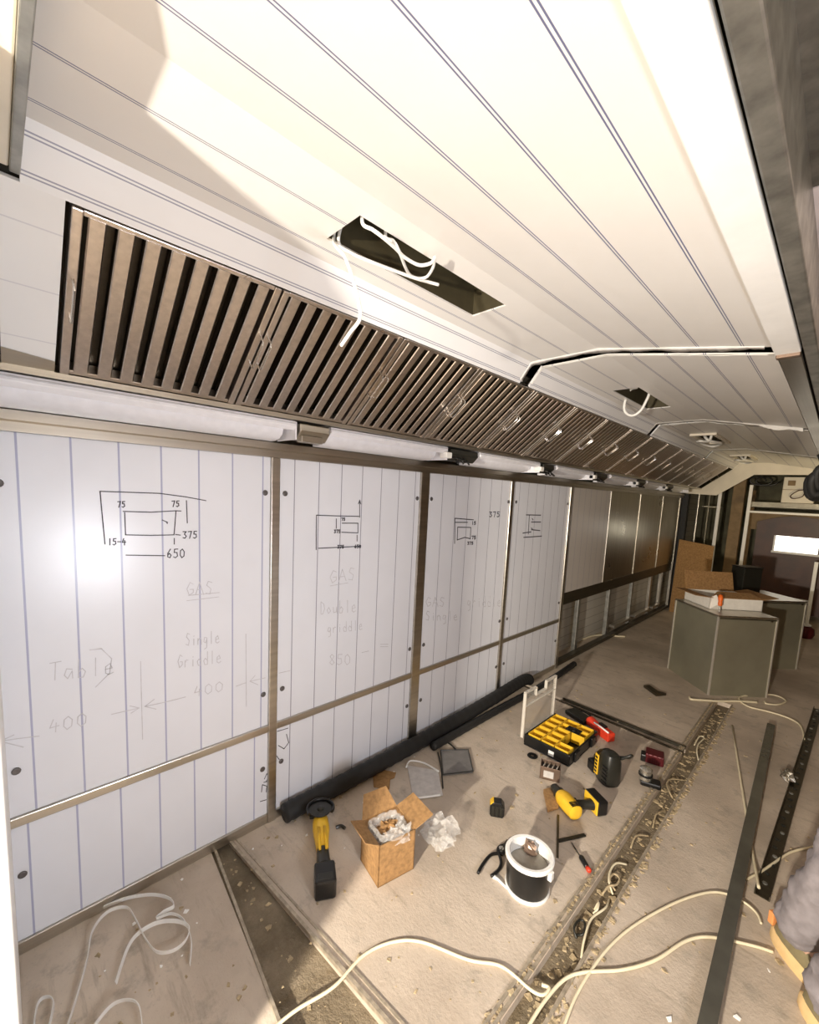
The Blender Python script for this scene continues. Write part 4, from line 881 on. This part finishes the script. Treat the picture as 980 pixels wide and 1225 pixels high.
# cables and rubble in the long channel
rnd = random.Random(11)
chan_loops = [([(575, 78), (590, 58), (606, 62), (588, 82), (582, 105), (592, 128)], 'cable', 'pale cable hook in the long channel near the steel cabinet'),
    ([(505, 250), (490, 232), (485, 210), (500, 196), (545, 192)], 'foam', 'tan cable bend in the long channel by the silver topped tool'),
    ([(440, 345), (450, 312), (482, 288)], 'foam', 'short tan cable in the long channel by the impact driver'),
    ([(368, 410), (385, 381), (428, 371)], 'foam', 'short bent tan cable in the long channel by the screwdriver tip'),
    ([(310, 560), (296, 530), (300, 495), (320, 470), (355, 463)], 'cable', 'pale cable curve in the long channel by the red screwdriver end'),
    ([(213, 770), (215, 720), (238, 652), (285, 615), (298, 575)], 'cable', 'long pale cable in the long channel between the bucket and the cream cables'),
    ([(192, 702), (182, 680), (200, 655), (217, 665), (212, 700), (190, 690)], 'charcoal', 'small dark wire coil in the long channel'),
    ([(275, 560), (295, 545), (320, 540), (330, 520), (312, 505), (298, 525), (318, 548)], 'foam', 'tangled tan wire knot in the long channel'),
    ([(250, 610), (262, 598), (258, 620), (246, 622)], 'cable', 'tiny pale wire ring in the long channel')]
for px_, mt_, lb_ in chan_loops:
    P_ = [F(620 + x / 2.722, 860 + y / 2.722, -0.012) for x, y in px_]
    for q in P_: q.x = min(max(q.x, XR0 + 0.008), XR1 - 0.008)
    P_[0].z = P_[-1].z = -0.029
    cable('channel_cable', lb_, P_, 0.0042, mt_, group='cables in the long floor channel', n=6)
def chips(name, label, area, n, size, mat, seed, z=0.0, dens=None):
    r_ = random.Random(seed); mb = MB()
    for _ in range(n):
        x, y = area(r_); s = size * (0.4 + r_.random() ** 2 * 1.2); a = r_.random() * 6.28
        vs = []
        for i in range(4):
            aa = a + i * math.pi / 2 + r_.random() * .5; vs.append(Vector((x + s * math.cos(aa) * (0.5 + r_.random()), y + s * math.sin(aa) * (.5 + r_.random()), z)))
        mb.add(vs + [v + Vector((0, 0, s * (.2 + .5 * r_.random()))) for v in vs], [(0, 3, 2, 1), (4, 5, 6, 7), (0, 1, 5, 4), (1, 2, 6, 5), (2, 3, 7, 6), (3, 0, 4, 7)])
    o = mb.build(name, mat); return tag(o, label, 'debris', kind='stuff')
chips('channel_rubble', 'crumbled dirt lying in the long floor channel', lambda r: (r.uniform(XR0 + .01, XR1 - .01), r.uniform(0.9, 4.2)), 300, .009, 'foam', 1, -.036)
chips('channel_rubble', 'crumbled dirt lying in the cross channel near the doorway', lambda r: (r.uniform(-1.74, XR0), r.uniform(.64, .69)), 40, .007, 'foam', 2, -.036)
chips('foam_edge', 'lumpy foam beads along both edges of the long channel', lambda r: ((XR0 - .018 + r.uniform(-.012, .008)) if r.random() < .5 else (XR1 + .012 + r.uniform(-.006, .02)), r.uniform(.9, 4.2)), 900, .008, 'foam', 3, 0.0)
chips('floor_debris', 'small chips and dust scattered over the floor', lambda r: (r.uniform(-1.7, .2), r.uniform(.1, 4.0)), 420, .006, 'foam', 4, 0.0)
chips('white_offcuts', 'pale shavings scattered near the person and the first wall panel', lambda r: (r.choice((r.uniform(-1.7, -1.2), r.uniform(-.25, .1))), r.uniform(.1, 1.9)), 40, .008, 'film_edge', 6, 0.0)

# ---- white straps curled on the floor by the first panel
def strap(label, pts, lift=0.0):
    P = []
    sp = spline([F(x / 2.882, 985 + y / 2.882, 0.012) for x, y in pts], 8)
    n = len(sp)
    for i, p in enumerate(sp): P.append(p + Vector((0, 0, lift * math.sin(math.pi * i / n))))
    o = MB().tube(P, 1, flat=(0.0022, 0.014)).build('white_strap', 'strap', smooth='auto'); return tag(recentre(o), label, 'strap', None)
strap('long white plastic strap curled in a loop by the first wall panel', [(225, 720), (260, 620), (300, 480), (320, 380), (370, 318), (435, 303), (468, 345), (505, 420), (545, 462), (600, 455), (640, 420), (652, 375), (615, 350), (550, 350), (485, 380), (442, 430), (400, 550)], .02)
strap('shorter white plastic strap twisted behind the long looped strap', [(335, 300), (430, 265), (520, 255), (580, 270), (600, 300), (565, 322), (540, 345), (590, 325), (635, 345), (660, 410), (655, 488)], .02)
strap('small white strap loop near the white door jamb', [(115, 720), (130, 632), (160, 608), (186, 625), (165, 720)], .01)
strap('white strap arch lying before the long looped strap', [(310, 720), (380, 646), (440, 628), (480, 645), (492, 720)], .02)

# ================================================================== PERSON (mostly outside the frame: boots and trouser legs)
def skin_mesh(name, joints, bones, mat, parent, sub=2, root=0):
    me = bpy.data.meshes.new(name); me.from_pydata([j[0] for j in joints], bones, [])
    o = bpy.data.objects.new(name, me); COL.objects.link(o); o.parent = parent
    md = o.modifiers.new('skin', 'SKIN'); md.use_smooth_shade = True
    for i, j in enumerate(joints):
        r = j[1]; sv = me.skin_vertices[0].data[i]; sv.radius = r if isinstance(r, tuple) else (r, r)
        sv.use_root = (i == root)
    s = o.modifiers.new('sub', 'SUBSURF'); s.levels = sub; s.render_levels = sub
    me.materials.append(M[mat]); return o
HL, HR = Vector((0.062, 1.985)), Vector((0.152, 1.765))       # ankles
fdir = Vector((0.80, -0.60))                                  # facing
pe = thing('person', 'person in grey trousers and tan soled shoes standing by the steel tube', 'person', (0.09, 1.90, 0), (0, 0, 0))
o_ = Vector((0.09, 1.90, 0))
def pj(x, y, z): return tuple(Vector((x, y, z)) - o_)
kL = HL + fdir * .10; kR = HR + fdir * .10; hip = (HL + HR) / 2 + fdir * .14
sdv = (HL - HR).normalized()
hipL = hip + sdv * .09; hipR = hip - sdv * .09
chest = hip + fdir * .16; neck = chest + fdir * .07; head = neck + fdir * .07
shL = chest + sdv * .19; shR = chest - sdv * .19
elL = shL + fdir * .06 + sdv * .05; elR = shR + fdir * .06 - sdv * .05; wrL = elL + fdir * .20; wrR = elR + fdir * .20
J = [(pj(*hip, .94), (.15, .11)), (pj(*(hip.lerp(chest, .5)), 1.14), (.14, .10)), (pj(*chest, 1.36), (.16, .11)), (pj(*neck, 1.50), .055), (pj(*head, 1.60), (.075, .09)), (pj(*(head + fdir * .01), 1.70), (.07, .085)),
     (pj(*hipL, .88), .085), (pj(*kL, .50), .058), (pj(*HL, .10), .042), (pj(*hipR, .88), .085), (pj(*kR, .50), .058), (pj(*HR, .10), .042),
     (pj(*shL, 1.40), .055), (pj(*elL, 1.13), .042), (pj(*wrL, .97), .028), (pj(*shR, 1.40), .055), (pj(*elR, 1.13), .042), (pj(*wrR, .97), .028),
     (pj(*(HL + fdir * .15), .05), .035), (pj(*(HR + fdir * .15), .05), .035),
     (pj(*(wrL + fdir * .06), .94), (.035, .018)), (pj(*(wrR + fdir * .06), .94), (.035, .018))]
Bn = [(0, 1), (1, 2), (2, 3), (3, 4), (4, 5), (0, 6), (6, 7), (7, 8), (0, 9), (9, 10), (10, 11), (2, 12), (12, 13), (13, 14), (2, 15), (15, 16), (16, 17), (8, 18), (11, 19), (14, 20), (17, 21)]
for hi, wv in ((20, wrL), (21, wrR)):
    pv = sdv * (1 if hi == 20 else -1)
    for k, (off, ln) in enumerate(((-.028, .06), (-.009, .075), (.010, .07), (.028, .055))):
        b0 = wv + fdir * .075 + pv * off
        i0 = len(J); J += [(pj(*b0, .935), .009), (pj(*(b0 + fdir * ln * .55), .918), .0085), (pj(*(b0 + fdir * ln * .85), .885), .007)]
        Bn += [(hi, i0), (i0, i0 + 1), (i0 + 1, i0 + 2)]
    t0 = wv + fdir * .03 - pv * .04
    i0 = len(J); J += [(pj(*t0, .935), .010), (pj(*(t0 + fdir * .04 - pv * .01), .92), .008)]; Bn += [(hi, i0), (i0, i0 + 1)]
skin_mesh('body', J, Bn, 'skin', pe)
tj = [(pj(*hip, .97), (.165, .13)), (pj(*hipL, .86), .105), (pj(*kL, .50), .080), (pj(*(HL.lerp(kL, .45)), .30), .082), (pj(*HL, .13), .078), (pj(*(HL - fdir * .005), .085), .070),
      (pj(*hipR, .86), .105), (pj(*kR, .50), .080), (pj(*(HR.lerp(kR, .45)), .30), .082), (pj(*HR, .13), .078), (pj(*(HR - fdir * .005), .085), .070)]
tr = skin_mesh('trousers', tj, [(0, 1), (1, 2), (2, 3), (3, 4), (4, 5), (0, 6), (6, 7), (7, 8), (8, 9), (9, 10)], 'grey_cloth', pe, 3)
tx = bpy.data.textures.new('folds', 'CLOUDS'); tx.noise_scale = 0.045
dm = tr.modifiers.new('folds', 'DISPLACE'); dm.texture = tx; dm.strength = 0.035; dm.mid_level = 0.5
skin_mesh('jacket', [(pj(*hip, .95), (.175, .14)), (pj(*(hip.lerp(chest, .5)), 1.14), (.165, .125)), (pj(*chest, 1.37), (.175, .125)), (pj(*shL, 1.40), .072), (pj(*elL, 1.13), .057), (pj(*wrL.lerp(elL, .1), .985), .045), (pj(*shR, 1.40), .072), (pj(*elR, 1.13), .057), (pj(*wrR.lerp(elR, .1), .985), .045)],
          [(0, 1), (1, 2), (2, 3), (3, 4), (4, 5), (2, 6), (6, 7), (7, 8)], 'jacket', pe)
fa = math.atan2(fdir.y, fdir.x)
def hm(x, y, z): return Matrix.Translation(Vector((x, y, z)) - o_) @ Matrix.Rotation(fa, 4, 'Z')
hr = MB().lathe([(0.0, .10), (.05, .09), (.085, .05), (.095, 0.0), (.09, -.04), (.0, -.05)], 18, hm(*(head - fdir * .015), 1.70), cap=False); hr.build('hair', 'hair', pe, smooth=True)
hc = Vector((*head, 1.64)) - o_; f3 = Vector((fdir.x, fdir.y, 0)); s3 = Vector((sdv.x, sdv.y, 0))
for s_ in (-1, 1):
    crumple('eye', 'wcable', pe, *(hc + f3 * .085 + s3 * .03 * s_ + Vector((0, 0, .02))), .010, .010, .007, 1, 8, 6, 0)
    crumple('ear', 'skin', pe, *(hc + s3 * .082 * s_), .018, .012, .03, 1, 8, 6, 0)
crumple('nose', 'skin', pe, *(hc + f3 * .105 + Vector((0, 0, -.01))), .014, .014, .022, 1, 8, 6, 0)
crumple('mouth', 'maroon', pe, *(hc + f3 * .088 + Vector((0, 0, -.05))), .012, .022, .006, 1, 8, 6, 0)
for H in (HL, HR):
    mt_ = hm(*H, 0)
    def ring(z, s, y0=-.085, y1=.20):
        out = []
        for k in range(20):
            t = 2 * math.pi * k / 20; x = (y0 + y1) / 2 + (y1 - y0) / 2 * s * math.cos(t); w2 = .048 * s * (1.0 + .12 * math.cos(t)) * math.sin(t)
            out.append(mt_ @ Vector((x, w2, z)))
        return out
    MB().loft([ring(0, 1.0), ring(.012, 1.05), ring(.044, 1.04), ring(.050, .98)]).build('shoe_sole', 'sole', pe, smooth='auto')
    MB().loft([ring(.048, .97), ring(.065, .95), ring(.085, .82, -.085, .15), ring(.12, .62, -.085, .07)]).build('shoe_upper', 'shoe', pe, smooth='auto')
    if H is HL: MB().box(-.098, -.078, -.016, .016, .052, .10, mt_).build('heel_tab', simple('orange_fabric', (.75, .30, .10), .6), pe, 0.003)
    for k in range(4): MB().tube([mt_ @ Vector((.05 + k * .022, -.026, .088 - k * .007)), mt_ @ Vector((.05 + k * .022, 0, .098 - k * .008)), mt_ @ Vector((.05 + k * .022, .026, .088 - k * .007))], .004, 6).build('lace', 'wcable', pe, smooth=True)
